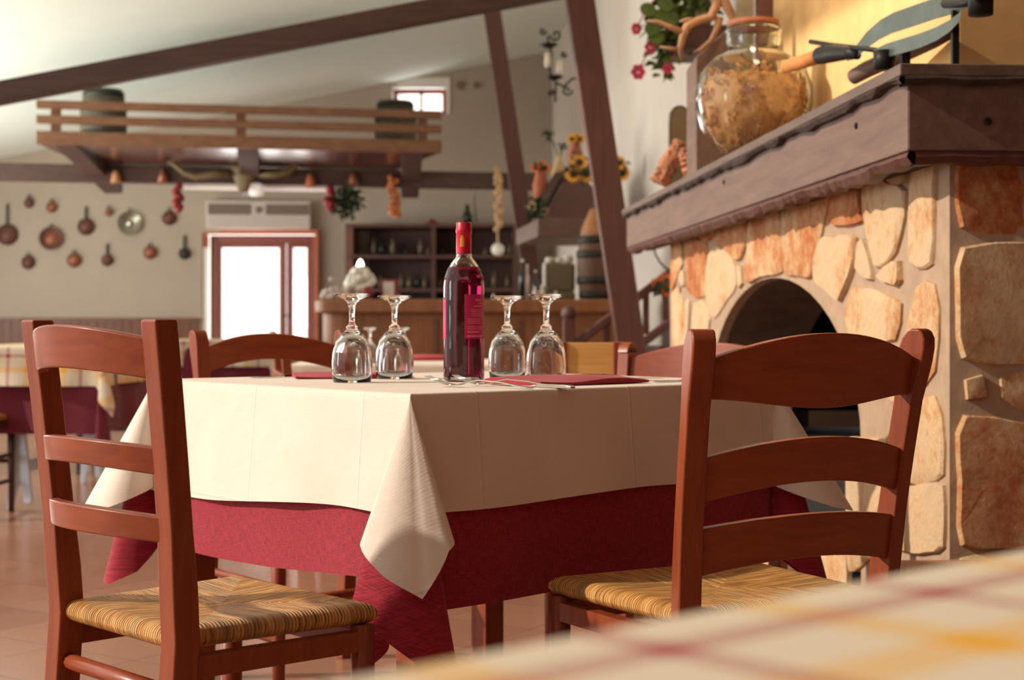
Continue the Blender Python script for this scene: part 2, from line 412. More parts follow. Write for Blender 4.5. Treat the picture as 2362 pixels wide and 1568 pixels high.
mb = MB(); p = [Vector((rwx(20.3),20.3,0)), Vector((rwx(7.42),7.42,0)), Vector((rwx(7.42),7.42,6)), Vector((rwx(20.3),20.3,6))]
mb.prism(p, (.3,0,0)); st('wall_right', mb, 'wallr')
mb = MB(); mb.prism([(-7,8.6,0),(-7,20,0),(-7,20,5),(-7,8.6,5)], (-.3,0,0)); st('wall_left', mb, 'wall')
mb = MB(); mb.prism([(-7.3,8.5,ZC(-7.3)),(3.6,8.5,ZC(3.6)),(3.6,21,ZC(3.6)),(-7.3,21,ZC(-7.3))], (0,0,.15)).prism([(-2.2,-3.2,ZC(-2.2)),(3.6,-3.2,ZC(3.6)),(3.6,8.5,ZC(3.6)),(-2.2,8.5,ZC(-2.2))], (0,0,.15)); st('ceiling', mb, 'ceil')
# rear of the room, behind the photographer
mb = MB(); mb.span((-4.5,-3.2,0),(3.5,-3,3.5)); st('wall_rear', mb, 'wains')
mb = MB(); mb.span((3.3,-3,0),(3.5,7.4,5)); st('wall_front_right', mb, 'wains')
# wainscot
mb = MB()
yb = lambda x: 20+.12*(x-.522)
n = 40; xa = -8; xb = dx0-.03
for i in range(n):
    a = xa+(xb-xa)*i/n; b = a+(xb-xa)/n-.006
    mb.prism([(a,yb(a)-.03,0),(b,yb(b)-.03,0),(b,yb(b)-.03,.93),(a,yb(a)-.03,.93)], (0,.029,0))
mb.prism([(xa,yb(xa)-.05,.93),(xb,yb(xb)-.05,.93),(xb,yb(xb)-.05,.97),(xa,yb(xa)-.05,.97)], (0,.05,0))
st('trim_1', mb, 'wains')

# door in the back wall
def rectframe(mb, x0, x1, z0, z1, y0, w_, th, bottom=True):
    mb.span((x0,y0,z0),(x0+w_,y0+th,z1)); mb.span((x1-w_,y0,z0),(x1,y0+th,z1)); mb.span((x0+w_,y0,z1-w_),(x1-w_,y0+th,z1))
    if bottom: mb.span((x0+w_,y0,z0),(x1-w_,y0+th,z0+w_))
d1 = thing('door_1', None, None, (0,0,0)); d1['kind'] = 'structure'
yd = yb((dx0+dx1)/2)+.12
mb = MB(); rectframe(mb, dx0+.06, dx1, 0, dz-.03, yd, .10, .1, False); mb.build('door_frame', 'doorwood', d1, bevel=.008)
def leafd(x0, x1, px0, px1):
    m_ = MB(); a = BW(px0,0).x; b = BW(px1,0).x; zt = BW(570,570).z
    m_.span((x0,yd+.02,.02),(a,yd+.07,dz-.13)); m_.span((b,yd+.02,.02),(x1,yd+.07,dz-.13))
    m_.span((a,yd+.02,zt),(b,yd+.07,dz-.13)); m_.span((a,yd+.02,.02),(b,yd+.07,.18))
    l_ = m_.build('door_leaf', 'doorwood', d1, bevel=.006)
    MB().span((a,yd+.04,.18),(b,yd+.048,zt)).build('glass_pane', 'pane', l_)
    return l_
xm = BW(658,0).x
leafd(dx0+.16, xm-.004, 505, 641); l2 = leafd(xm+.004, dx1-.10, 674, 706)
MB().tube([(xm+.05,yd+.02,1.0),(xm+.05,yd-.04,1.0),(xm-.05,yd-.04,1.0)], .01).build('door_handle', 'iron', l2, smooth=True)
# orange-stained door surround
mb = MB(); yf = yb((dx0+dx1)/2)
mb.span((dx0-.01,yf-.03,W(0,570,19.5).z),(dx0+.05,yf+.12,dz)); mb.span((dx0-.03,yf-.06,dz-.02),(dx1+.02,yf+.12,dz+.035)); mb.span((dx1-.02,yf-.04,0),(dx1+.02,yf+.12,dz))
st('trim_2', mb, wood('orange_trim_wood', sol(170,84,44), sol(206,116,70), .4), bevel=.005)
MB().span((dx0-.03,yf-.05,0),(dx0+.05,yf+.10,W(0,570,19.5).z)).build('sunlit_reveal', 'white', d1)  # white colour stands for sunlight on the left jamb
# small upper window
area('doorway_daylight', ((dx0+dx1)/2,yd+.12,1.1), ((dx0+dx1)/2,0,1.1), dx1-dx0-.2, 1.9, 45, (1,.95,.93))
w1 = thing('window_1', None, None); w1['kind'] = 'structure'
yw = yb((wx0+wx1)/2)+.2; fz1 = wz1-.13
mb = MB(); rectframe(mb, wx0, wx1-.05, wz0, fz1, yw, .055, .06); mb.span(((wx0+wx1)/2-.03,yw,wz0),((wx0+wx1)/2+.01,yw+.06,fz1))
mb.build('window_frame', 'doorwood', w1, bevel=.006)
MB().span((wx0+.04,yw+.03,wz0+.04),(wx1-.07,yw+.036,fz1-.04)).build('glass_pane', 'pane', w1)
area('upper_window_daylight', ((wx0+wx1)/2,yw+.1,(wz0+fz1)/2), ((wx0+wx1)/2,0,(wz0+fz1)/2), wx1-wx0-.1, fz1-wz0, 7, (.95,.95,1))
MB().span((wx0,yw-.18,fz1),(wx1,yw+.06,wz1)).span((wx1-.05,yw-.18,wz0),(wx1,yw+.06,fz1)).build('window_surround', 'white', w1)

# ------------------------------------------------------------------ timber truss
def beam(name, label, a, b, wpx, d, mat, cat='beam', parent=None):
    a = Vector(a); b = Vector(b); wd = wpx/F*d
    o = MB().bar(a, b, wd, wd, (0,1,0)).build(name, mat, parent, bevel=.008)
    return tag(o, label, cat)
beam('roof_timber', 'long dark sloping timber crossing the top left under the ceiling', W(-260,265,9), W(1330,-38,9), 50, 9, 'beam')
beam('timber_post', 'thinner leaning dark timber post, left of the pair behind the bottle', W(1128,-20,13.45), W(1278,985,13.45), 40, 13.45, 'beam_red', 'post')
beam('timber_post', 'thick leaning red-brown timber post, right of the pair, beside the stairs', W(1312,-170,8.7), W(1500,1106,8.86), 64, 8.8, 'beam_red', 'post')
# cross beam under the loft
TL = .2
def LB(px, py, y0): # point in a rotated vertical plane y=y0+TL*x
    rx = (px-CX)/F; d = y0/(1-TL*rx); return W(px, py, d)
bx0 = LB(-260, 395, 16.6); bx1 = LB(1250, 417, 16.6)
bz0, bz1 = 2.33, 2.50
mb = MB(); p0 = Vector((bx0.x, bx0.y, 0)); p1 = Vector((bx1.x, bx1.y, 0)); q = Vector((0,.22,0))
z0 = Vector((0,0,bz0)); z1 = Vector((0,0,bz1))
mb.hexa([p0+z0,p1+z0,p1+z0+q,p0+z0+q],[p0+z1,p1+z1,p1+z1+q,p0+z1+q])
tag(mb.build('cross_beam', 'beam', bevel=.01), 'horizontal dark cross beam below the loft, hung with kitchen decorations', 'beam')
# loft
lf = thing('loft_platform', 'wooden loft platform with a three-rail balustrade above the cross beam', 'loft')
LY = 14.9
def lp(px): v = LB(px, 0, LY); return Vector((v.x, v.y, 0))
a, b = lp(84), lp(1018); back = Vector((-.13, 3.2, 0)); backr = Vector((-.6,1.9,0))
zd = 2.515
mb = MB(); Z = lambda z: Vector((0,0,z))
mb.hexa([a+Z(zd),b+Z(zd),b+backr*1.4+Z(zd),a+back+Z(zd)],[a+Z(zd+.04),b+Z(zd+.04),b+backr*1.4+Z(zd+.04),a+back+Z(zd+.04)])
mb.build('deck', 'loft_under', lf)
dn = (b-a).normalized(); nn = Vector((dn.y,-dn.x,0))
for zc, h in ((zd+.05,.12),(zd+.215,.075),(zd+.35,.075)):
    mb = MB(); mb.bar(a+Z(zc), b+Z(zc), .05, h, (0,0,1)); mb.build('fascia_board' if h > .1 else 'rail', 'loft', lf, bevel=.006)
for px in (128, 556, 976):
    v = lp(px)-nn*.05; MB().bar(v+Z(zd), v+Z(zd+.37), .05, .09, (dn.x,dn.y,0)).build('baluster', 'loft', lf, bevel=.004)
for px, s in ((150,-1),(572,0),(952,1)):
    v = lp(px); e = v+Vector((-.30 if s<0 else (-.46 if s==0 else -.22), 2.9, 0))
    o_ = MB(); ww = Vector((.1,0,0)); 
    o_.hexa([v-ww+Z(zd-.02)-nn*.05, v+ww+Z(zd-.02)-nn*.05, e+ww+Z(2.31), e-ww+Z(2.31)],[v-ww+Z(zd),v+ww+Z(zd),e+ww+Z(zd),e-ww+Z(zd)])
    o_.build('joist', 'beam', lf, bevel=.01)
def barrel(name, label, loc, r, h, mat, hoops=4):
    t = thing(name, label, 'barrel', loc)
    prof = [(0,0),(r*.8,0)]+[(r*(.8+.2*math.sin(math.pi*i/8)), h*i/8) for i in range(9)]+[(r*.74,h),(r*.74,h-.03),(0,h-.03)]
    MB().lathe(prof, n=28).build('staves', mat, t, smooth=False)
    for q in [.08,.3,.7,.92][:hoops]:
        rr = r*(.8+.2*math.sin(math.pi*q)); MB().lathe([(rr-.002,q*h-.025),(rr+.008,q*h-.025),(rr+.008,q*h+.025),(rr-.002,q*h+.025)], n=28).build('hoop', 'hoop', t, smooth=True)
    return t
barrel('wooden_barrel', 'dark wooden barrel standing on the left end of the loft', W(239,0,15.25).xy.to_3d()+Z(zd+.04), .225, .62, 'barrel')
barrel('wooden_barrel', 'dark wooden barrel on the right end of the loft, before the small window', W(912,0,15.9).xy.to_3d()+Z(zd+.04), .215, .60, 'barrel')
# red bundle on the loft
o = MB().ball((0,0,.03), .06, 10, (1,.6,.5)).build('cloth_bundle', 'redcloth', smooth=True); o.location = W(582,0,15.6).xy.to_3d()+Z(zd+.04); tag(o, 'small dark red bundle lying on the loft deck by the middle baluster', 'bundle')

# ox skull with horns on the cross beam
yk = 16.45
def K(px, py): return LB(px, py, yk)
t = thing('ox_skull', 'pale ox skull with long wavy horns on the front of the cross beam', 'skull', (0,0,0))
c = K(562,412)
mb = MB(); mb.lathe([(0,-.14),(.05,-.13),(.075,-.06),(.11,.02),(.16,.09),(.14,.13),(0,.14)], c, 14, Matrix.Diagonal((1,.5,1))); mb.build('skull_bone', 'horn', t, smooth=True)
for pts in ([(530,400),(490,402),(450,408),(425,398),(400,378),(368,366)], [(598,400),(635,402),(665,398),(685,378),(700,358),(712,350)]):
    MB().tube([K(*q)+Vector((0,-.02,0)) for q in pts], [.045,.042,.036,.03,.022,.01], 8).build('horn', 'horn', t, smooth=True)
# hangers on the beam
yh = 16.57
def H(px, py): return LB(px, py, yh)
def string_of(name, label, cat, px, y0, y1, mat, n, r, jit=6, group=None, cordtop=None):
    t = thing(name, label, cat, H(px, y0), group=group); o0 = H(px, y0)
    MB().tube([Vector((0,0,.0)), H(px,y1)-o0], .008, 6).build('cord', 'straw', t)
    mb = MB()
    for i in range(n):
        f = (i+.8)/n; v = H(px+R.uniform(-jit,jit), y0+(y1-y0)*f)-o0; mb.ball(v+Vector((0,R.uniform(-.03,.01),0)), r*R.uniform(.8,1.15), 8)
    mb.build('bulbs', mat, t, smooth=True); return t
string_of('garlic_braid', 'long pale garlic braid hanging from the right of the cross beam', 'garlic', 1150, 384, 530, 'garlic', 44, .032, 7)
string_of('onion_string', 'short orange-brown string of onions hanging below the loft right end', 'onions', 908, 405, 495, 'onion', 14, .045, 8)
string_of('pepper_string', 'red and white pepper string hanging above the wall pans', 'peppers', 410, 425, 485, 'redpod', 9, .045, 5)
string_of('pepper_string', 'dark red pepper bundle hanging left of the green wreath', 'peppers', 760, 432, 482, 'redpod', 9, .045, 6)
def bell(px, py, label, mat):
    o0 = H(px, py-12); t = thing('cow_bell', label, 'bell', o0)
    t.location = o0+Vector((0,0,0))
    MB().lathe([(0,0),(.025,-.005),(.04,-.05),(.055,-.14),(.05,-.14),(.03,-.03)], n=12).build('bell_body', mat, t, smooth=True)
    MB().tube([(0,0,0),(0,.045,.02)], .008, 6).build('strap', 'iron', t)
bell(268, 402, 'small brass bell hung on the cross beam left of the ox skull, leftmost of two', 'straw')
bell(376, 402, 'small copper bell hung on the cross beam right beside the skull\'s left horn', 'copper')
bell(716, 412, 'small orange clay bell hung on the beam right of the skull', 'terracotta')
bell(815, 410, 'small clay bell hung on the beam above the green wreath', 'copper')
o0 = H(800, 462); t = thing('hanging_wreath', 'dark green leafy bunch hanging at the left corner of the shelf unit', 'plant', o0)
mb = MB()
def leafs(mb, c, r, n, s, sq=(1,1,1), rnd=R):
    for i in range(n):
        d = Vector((rnd.gauss(0,1),rnd.gauss(0,1),rnd.gauss(0,1))).normalized()*r*rnd.random()**.5
        p = Vector(c)+Vector((d.x*sq[0],d.y*sq[1],d.z*sq[2]))
        a = Vector((rnd.gauss(0,1),rnd.gauss(0,1),rnd.gauss(0,1))).normalized(); b_ = a.orthogonal().normalized()
        q_ = a.cross(b_)*s*.12
        mb.add([p, p+a*s*.5+b_*s*.32+q_, p+a*s, p+a*s*.5-b_*s*.32+q_], [(0,1,2),(0,2,3)])
leafs(mb, (0,0,-.02), .17, 260, .07); mb.build('foliage', 'darkleaf', t)
MB().tube([(0,0,0),(0,0,.2)], .006, 6).build('cord', 'straw', t)
t = thing('iron_ladle', 'curved dark blade hanging behind the bottle top above the shelf unit', 'tool', H(1097,445))
MB().tube([H(1098,430)-H(1097,445)+Vector((0,.08,.01)), Vector((0,0,0)), H(1094,470)-H(1097,445), H(1098,512)-H(1097,445)], [.005,.006,.02,.03], 8, .3).build('blade', 'iron', t, smooth=True)
t = thing('onion_bulb', 'pale onion bulb on a cord hanging below the garlic braid', 'onion', H(1148,540))
MB().tube([(0,.02,.05),(0,.02,-.1)], .012, 6).build('cord', 'garlic', t)
MB().ball((0,.02,-.16), .07, 12).build('bulb', 'white', t, smooth=True)

# AC unit
yy = lambda px: bwy(px)
def onwall(name, label, cat, px, py, off=0, group=None):
    v = BW(px, py); return thing(name, label, cat, (v.x, v.y-off, v.z), math.atan(.12), group)
s = 19.6/F
t = onwall('air_curtain', 'long off-white air unit with dark grilles mounted above the door', 'air conditioner', 598, 500)
MB().span((-118*s,-.22,-30*s),(118*s,0,34*s)).build('casing', 'offwhite', t, bevel=.02)
MB().span((-113*s,-.235,2*s),(-18*s,-.215,26*s)).build('grille', 'greypl', t); MB().span((16*s,-.235,2*s),(113*s,-.215,26*s)).build('grille', 'greypl', t)
for k in range(5): MB().span((-112*s,-.228,(-26+5*k)*s),(112*s,-.218,(-24.5+5*k)*s)).build('louvre', 'offwhite', t)
MB().box((0,-.235,13*s), (12*s,.02,14*s)).build('badge', 'greypl', t)
t = thing('lit_joist_end', 'small glowing white shape for the lit joist end under the middle of the cross beam', 'lamp', (H(592,0).x,H(592,0).y-.02,H(592,440).z))  # stands for a joist end catching the light; its glow is added
MB().lathe([(0,-.06),(.07,-.05),(.08,.03),(.05,.07),(0,.08)], n=16).build('glow_body', 'paleglow', t, smooth=True)
MB().tube([(0,0,.05),(0,.08,2.34-H(592,440).z)], .012).build('arm', 'white', t)
t = thing('tube_light', 'thin white tube light behind the ox skull under the cross beam', 'lamp', (H(590,0).x,H(590,0).y+.12,2.33-.045), math.atan(TL))
MB().tube([(-.75,0,0),(.75,0,0)], .016).build('tube', 'paleglow', t); MB().box((0,0,.03), (1.5,.04,.03)).build('housing', 'white', t)
for px, r_ in ((1062,.05),(1100,.04)):
    v = BW(px, 197); o = MB().lathe([(0,0),(r_,0),(r_,.03),(0,.03)], n=12, axis=Matrix.Rotation(math.pi/2,3,'X')).build('wall_vent', 'horn'); o.location = v
    tag(o, 'small tan wall vent right of the upper window, '+('nearer the window' if px < 1080 else 'farther from the window'), 'vent', 'vents beside the upper window')

# pans on the wall
pans = [(68,468,12,0,'darkcopper',0,'small dark copper mould, leftmost in the top row of wall pans'),
 (120,478,13,0,'copper',0,'small copper mould, second from left in the top row'),
 (18,541,25,70,'darkcopper',0,'large dark pan with long upright handle at the far left'),
 (119,550,26,0,'darkcopper',1,'large round copper basin with pale centre under the small moulds'),
 (199,523,20,46,'darkcopper',0,'medium dark pan with upright handle in the middle of the wall'),
 (252,490,9,0,'copper',0,'tiniest red copper mould left of the pewter dish'),
 (300,515,27,0,'pewter',2,'big shiny pewter dish with bright centre'),
 (391,503,17,0,'darkcopper',0,'plain dark copper disc under the pepper string'),
 (66,605,16,0,'darkcopper',0,'small dark pan at the left of the bottom row'),
 (172,600,17,0,'copper',0,'bright copper mould in the bottom row'),
 (248,600,14,38,'darkcopper',0,'small dark saucepan with handle between two copper moulds'),
 (347,582,16,0,'copper',0,'orange copper mould at right of the bottom row'),
 (426,585,14,42,'hoop',0,'black little pan with upright handle nearest the door')]
for px, py, r, hl, mt, kd, lab in pans:
    sc_ = bwy(px)/F; t = onwall('wall_pan', lab, 'pan', px, py, .01, 'pans and moulds hung on the back wall'); ax = Matrix.Rotation(math.pi/2,3,'X'); rr = r*sc_
    pr = [(0,.005),(rr*.75,.0),(rr,.05),(rr*1.03,.05),(rr*.8,-.0),(0,-.004)]
    if kd == 0: pr = [(0,.06),(rr*.8,.055),(rr,.0),(rr*.97,0),(rr*.75,.04),(0,.045)]
    MB().lathe(pr, n=20, axis=ax).build('pan_body', mt, t, smooth=True)
    if kd == 2: MB().lathe([(0,.03),(rr*.32,.022),(rr*.34,.0)], n=20, axis=ax).build('raised_centre', 'steel', t, smooth=True)
    if kd == 1: MB().lathe([(0,.03),(rr*.4,.018),(rr*.6,.0)], n=20, axis=ax).build('raised_centre', 'copper', t, smooth=True)
    if hl: MB().bar((0,-.02,rr*.9),(.0,-.02,hl*sc_), 8*sc_*.7, .012, (0,1,0)).build('handle', 'hoop', t)
    else: MB().tube([(.02*math.cos(a),-.015,rr+.015+.02*math.sin(a)) for a in [k*math.pi/4 for k in range(9)]], .005, 6).build('hanging_ring', 'hoop', t)

# ------------------------------------------------------------------ shelf unit
t = thing('shelf_unit', 'tall dark wooden shelf unit behind the bar, standing against the back wall', 'shelf')
D0, D1 = 19.0, 19.75
sx0 = W(797,0,D0).x; sx1 = W(1192,0,D0).x; zt = W(0,517,D0).z
xm_ = W(1001,0,D0).x
MB().span((sx0,D1-.03,0),(sx1,D1,zt)).build('back_panel', 'shelf', t)
MB().span((sx0,D0,0),(sx0+.09,D1,zt)).build('side_panel', 'wains', t); MB().span((sx1-.05,D0,0),(sx1,D1,zt)).build('side_panel', 'shelf', t); MB().span((xm_-.03,D0,0),(xm_+.02,D1,zt)).build('divider', 'shelf', t)  # left panel in paler wood, standing for light falling on it
for py in (520, 592, 669): z = W(0,py,D0).z; MB().span((sx0,D0-.02,z-.02),(sx1,D1-.03,z+.02)).build('shelf_board', 'shelf', t)
MB().span((sx0,D0-.01,0),(sx1,D0,W(0,690,D0).z)).build('lower_panel', 'shelf', t)
gob = None
jarm = plain('dusty_glass', sol(120,104,78), .25, .1, 12, 0)
i = 0
side = lambda px: 'left' if px < 1001 else 'right'
for px, py, h, r, mt in [(862,592,40,7,0),(880,592,36,8,1),(906,592,42,8,0),(935,592,20,6,1),(970,592,40,7,0),(988,592,20,6,0),(1018,592,26,7,1),(1120,592,18,7,0),(1176,592,30,7,0),
     (838,669,28,7,1),(858,669,26,7,0),(878,669,30,7,0),(898,669,28,7,1),(925,669,34,7,0),(944,669,30,8,0),(962,669,34,7,1),(980,669,28,7,0),(1015,669,26,7,0),(1140,669,42,7,0),(1170,669,34,6,0)]:
    z = W(0,py,D0).z+.02; s_ = 19.2/F; hh = h*s_; rr = r*s_*.8
    v = W(px,0,19.25); t2 = MB().lathe([(0,0),(rr,0),(rr,hh*.62),(rr*.5,hh*.75),(rr*.45,hh),(0,hh)], n=12).build('shelf_bottle', 'greenglass' if mt else jarm, smooth=True)
    t2.location = (v.x, v.y, z)
    row = 'upper' if py == 592 else 'lower'
    tag(t2, ('dark green' if mt else 'dusty grey-green')+' bottle on the %s shelf, %s half, %s' % (row, side(px), {862:'first at left',880:'second from left',906:'just left of centre',935:'short one',970:'pale tall one',988:'short beside divider',1018:'beside the divider',1120:'behind the wine bottle neck',1176:'at the right end',838:'first at left',858:'second',878:'third',898:'fourth',925:'fifth',944:'sixth',962:'seventh',980:'next to divider',1015:'next to divider',1140:'tall one right of the wine bottle',1170:'at the right end'}[px]), 'bottle', 'bottles on the shelf unit')
z = zt+.0
v = W(997,0,19.3); o = MB().lathe([(0,0),(.12,0),(.14,.02),(.05,.05),(.03,.08),(0,.085)], n=16, axis=Matrix.Diagonal((.95,.7,1))).build('red_dish', 'redpod', smooth=True); o.location = (v.x,v.y,zt); tag(o, 'dark red hat-shaped lidded dish on top of the shelf unit', 'dish')
v = W(1078,0,19.3); o = MB().lathe([(0,0),(.06,0),(.06,.14),(.03,.19),(.028,.26),(0,.26)], n=14).build('green_bottle', 'greenglass', smooth=True); o.location = (v.x,v.y,zt); tag(o, 'dark green bottle on top of the shelf unit behind the wine bottle', 'bottle')

# ------------------------------------------------------------------ bar counter
t = thing('bar_counter', 'long brown wooden bar counter with rounded left end', 'counter')
ct = W(0,690,11.0).z; c0 = W(722,0,11.0).x; c1 = W(1475,0,11.0).x
def outline(x0, x1, y0, y1, r=.14):
    pts = [(x1,y0),(x1,y1),(x0+r,y1)]
    for k in range(7):
        a = math.pi/2+math.pi/2*k/6; pts.append((x0+r+r*math.cos(a), y1-r+r*math.sin(a)))
    for k in range(7):
        a = math.pi+math.pi/2*k/6; pts.append((x0+r+r*math.cos(a), y0+r+r*math.sin(a)))
    return pts
MB().prism([(x,y,ct-.10) for x, y in outline(c0,c1,10.95,11.75)], (0,0,.10)).build('worktop', 'counter', t, bevel=.02)
MB().prism([(x,y,0) for x, y in outline(c0+.05,c1,11.02,11.68)], (0,0,ct-.10)).build('counter_body', 'counter', t)
for k in range(7):
    x = c0+.25+k*.30; MB().span((x,11.0,.05),(x+.03,11.03,ct-.14)).build('panel_strip', 'wains', t)
def on_counter(name, label, cat, px, dy=.35, group=None): v = W(px,0,11.0+dy); return thing(name, label, cat, (v.x, v.y, ct), 0, group)
S14 = 11.3/F
t = on_counter('candle', 'tall white candle with bright flame amid the white flowers on the bar', 'candle', 831, .5)
MB().lathe([(0,0),(.025,0),(.025,62*S14),(0,62*S14)], n=12).build('wax', 'wax', t, smooth=True); MB().lathe([(0,64*S14),(.026,70*S14),(.028,80*S14),(.016,92*S14),(0,97*S14)], n=12).build('flame', 'flame', t, smooth=True)
t = on_counter('flower_arrangement', 'white flower arrangement around the candle on the bar left end', 'flowers', 832, .3)
mb = MB(); 
for i in range(60):
    a = R.uniform(0,6.28); e = R.uniform(0,1.4); mb.ball((.1*math.cos(a)*math.cos(e), .1*math.sin(a)*math.cos(e), .05+.17*math.sin(e)), R.uniform(.02,.035), 7)
mb.build('blossoms', 'white', t, smooth=True); MB().lathe([(0,0),(.07,0),(.09,.05),(0,.05)], n=16).build('bowl', 'white', t, smooth=True)
o = MB().ball((0,0,.05), .045, 10).build('red_flower', 'redpod', smooth=True); v = W(848,0,11.1); o.location = (v.x,v.y,ct); tag(o, 'small dark red rose at the right foot of the white flowers', 'flower')
t = on_counter('lace_doily', 'crumpled white lace doily trailing left of the candle on the bar', 'doily', 778, .2)
mb = MB()
for i in range(26): mb.ball((R.uniform(-.13,.13), R.uniform(-.08,.08), .02+R.random()*.04*(1.2+i%3)), R.uniform(.015,.03), 7)
mb.ball((0,0,.02),.1,10,(1.3,.8,.3)).build('lace_folds', 'offwhite', t, smooth=True)
t = on_counter('card_stand', 'small red-framed white card standing on the bar', 'card', 897, .3)
MB().span((-18*S14,0,0),(20*S14,.02,48*S14)).build('frame', 'redcloth', t, bevel=.004); MB().span((-13*S14,-.004,5*S14),(12*S14,.0,42*S14)).build('card', 'white', t)
for px, h, r, mt, lab in ((920,14,4,'glass','small clear salt shaker right of the red-framed card'),(1138,14,4,'white','little white cup on the bar right of the wine bottle'),
      (1234,30,6,'white','slim white canister on the bar, leftmost of a pair'),(1250,34,6,'white','slim white canister on the bar, right one of a pair'),
      (1205,96,7,'greenglass','tall dark bottle at the bar left of the canisters'),(1216,84,6,'offwhite','tall pale bottle at the bar beside the dark one'),
      (1235,70,6,'greenglass','dark slim bottle with bright cap behind the canisters'),(1282,20,5,'white','tiny white sugar pot on the bar under the olive machine')):
    t = on_counter('bar_bottle', lab, 'bottle', px, .45 if h > 50 else .2, 'small vessels on the bar'); hh = h*S14; rr = r*S14
    MB().lathe([(0,0),(rr,0),(rr,hh*.6),(rr*.45,hh*.75),(rr*.45,hh*.95),(0,hh*.95)], n=12).build('vessel_body', mt, t, smooth=True)
    MB().lathe([(0,hh*.93),(rr*.5,hh*.93),(rr*.5,hh),(0,hh)], n=10).build('cap', 'white', t, smooth=True)
t = on_counter('coffee_machine', 'olive-grey coffee machine on the bar topped with white cups', 'coffee machine', 1292, .5)
MB().span((-42*S14,-.15,0),(34*S14,.15,20*S14)).build('base', 'olive', t, bevel=.02); MB().span((-34*S14,-.1,20*S14),(34*S14,.15,86*S14)).build('housing', 'olive', t, bevel=.02)
MB().span((-40*S14,-.12,30*S14),(-33*S14,.15,88*S14)).build('side_trim', 'white', t, bevel=.01)
for k, (px, r_) in enumerate(((1267,10),(1289,10),(1310,13))):
    v = W(px,0,11.5); rr = r_*S14; o = MB().lathe([(rr*.5,0),(rr,rr*.5),(rr*.95,rr*1.4),(rr*.4,rr*1.5),(0,rr*1.5)], n=16).build('coffee_cup', 'white', smooth=True); o.location = (v.x,v.y,ct+86*S14)
    tag(o, ['left white cup on top of the coffee machine','middle white cup on top of the coffee machine','biggest white cup on top of the coffee machine, at right'][k], 'cup', 'cups on the coffee machine')
# barrel and demijohn in front of the bar right end
v = W(1376,0,11.35); barrel('wine_barrel', 'brown barrel with green hoops standing on the bar right end', (v.x,v.y,ct), 46*S14, 150*S14, 'barrel_brown')
t = thing('wicker_demijohn', 'wicker-covered demijohn with cork on top of the brown barrel', 'demijohn', (v.x,v.y,ct+150*S14-.03))
MB().lathe([(0,0),(38*S14,0),(36*S14,20*S14),(24*S14,50*S14),(15*S14,70*S14),(0,72*S14)], n=20).build('wicker', 'straw', t, smooth=True)
MB().lathe([(0,70*S14),(8*S14,70*S14),(9*S14,84*S14),(0,84*S14)], n=14).build('neck', 'greenglass', t, smooth=True)

# ------------------------------------------------------------------ small wooden hood with flowers
SC = 1.29
def W9(px, py, d): return W(px, py, d*SC)
dH = 9.6; sH = dH/F
t = thing('wooden_hood', 'small pyramid-shaped brown wooden hood decorated with flowers', 'hood')
A = [W9(1240,545,9.2), W9(1432,545,9.2), W9(1440,540,10.4), W9(1185,568,10.4)]
zb = W9(0,545,9.2).z; zt_ = W9(0,503,9.2).z
f0 = Vector((A[0].x,11.9,0)); f1 = Vector((W9(1452,0,9.2).x,11.9,0)); b0 = Vector((W9(1190,0,10.31).x,13.3,0)); b1 = Vector((f1.x,13.3,0))
MB().hexa([f0+Z(zb),f1+Z(zb),b1+Z(zb),b0+Z(zb)],[f0+Z(zt_),f1+Z(zt_),b1+Z(zt_),b0+Z(zt_)]).build('base_board', 'mantel', t, bevel=.01)
pk0 = W9(1310,405,9.7); pk1 = W9(1345,405,9.7); 
MB().hexa([f0+Z(zt_)+Vector((.06,.1,0)),f1+Z(zt_)+Vector((-.05,.1,0)),b1+Z(zt_),b0+Z(zt_)+Vector((.15,-.2,0))],[pk0,pk1,pk1+Vector((0,.7,0)),pk0+Vector((-.05,.7,0))]).build('pyramid', 'beam_red', t, bevel=.01)
MB().bar(f0+Z(zt_)+Vector((.04,.25,.1)), pk0+Vector((-.06,.1,.02)), .07, .06).build('sloping_board', 'beam', t)
def sunflower(mb1, mb2, c, r, n=14, face=(-.3,-1,.15)):
    fz = Vector(face).normalized(); q = fz.to_track_quat('Z','Y').to_matrix()
    for k in range(n):
        a = 2*math.pi*k/n; d = q @ Vector((math.cos(a),math.sin(a),0)); e = q @ Vector((-math.sin(a),math.cos(a),0))
        mb1.add([c+d*r*.35-e*r*.12, c+d*r*.7-e*r*.2+fz*.004, c+d*r+fz*.0, c+d*r*.7+e*r*.2+fz*.004, c+d*r*.35+e*r*.12], [(0,1,2,3,4)])
    mb2.lathe([(r*.42,0),(r*.35,r*.14),(0,r*.18)], c, 12, q)
def flower_group(name, label, loc, heads, r, leafr, nleaf=60, colour='yellow', stem=.12, vase=None):
    t = thing(name, label, 'flowers', loc)
    a, b_ = MB(), MB(); s_ = MB()
    for h in heads: h = Vector(h); sunflower(a, b_, h*SC, r*SC); s_.tube([h*SC, (0,0,0)], .004, 5)
    a.build('petals', colour, t, solid=.002); b_.build('flower_heart', 'flowerheart', t, smooth=True); s_.build('stems', 'darkleaf', t)
    m_ = MB(); leafs(m_, (0,0,stem*.4), leafr*SC, nleaf, .06); m_.build('foliage', 'darkleaf', t)
    if vase: MB().lathe([(a*SC,b*SC) for a, b in [(0,-vase[1]),(vase[0]*.7,-vase[1]),(vase[0],-vase[1]*.4),(vase[0]*.6,0),(vase[0]*.7,.01)]], n=16).build('vase', vase[2], t, smooth=True)
    return t
flower_group('sunflower_bunch', 'sunflowers at the peak of the small wooden hood left of the thick post', W9(1335,400,9.3), [(.0,-.04,.06),(-.03,0,.0),(.05,0,.0)], .058, .09, 80)
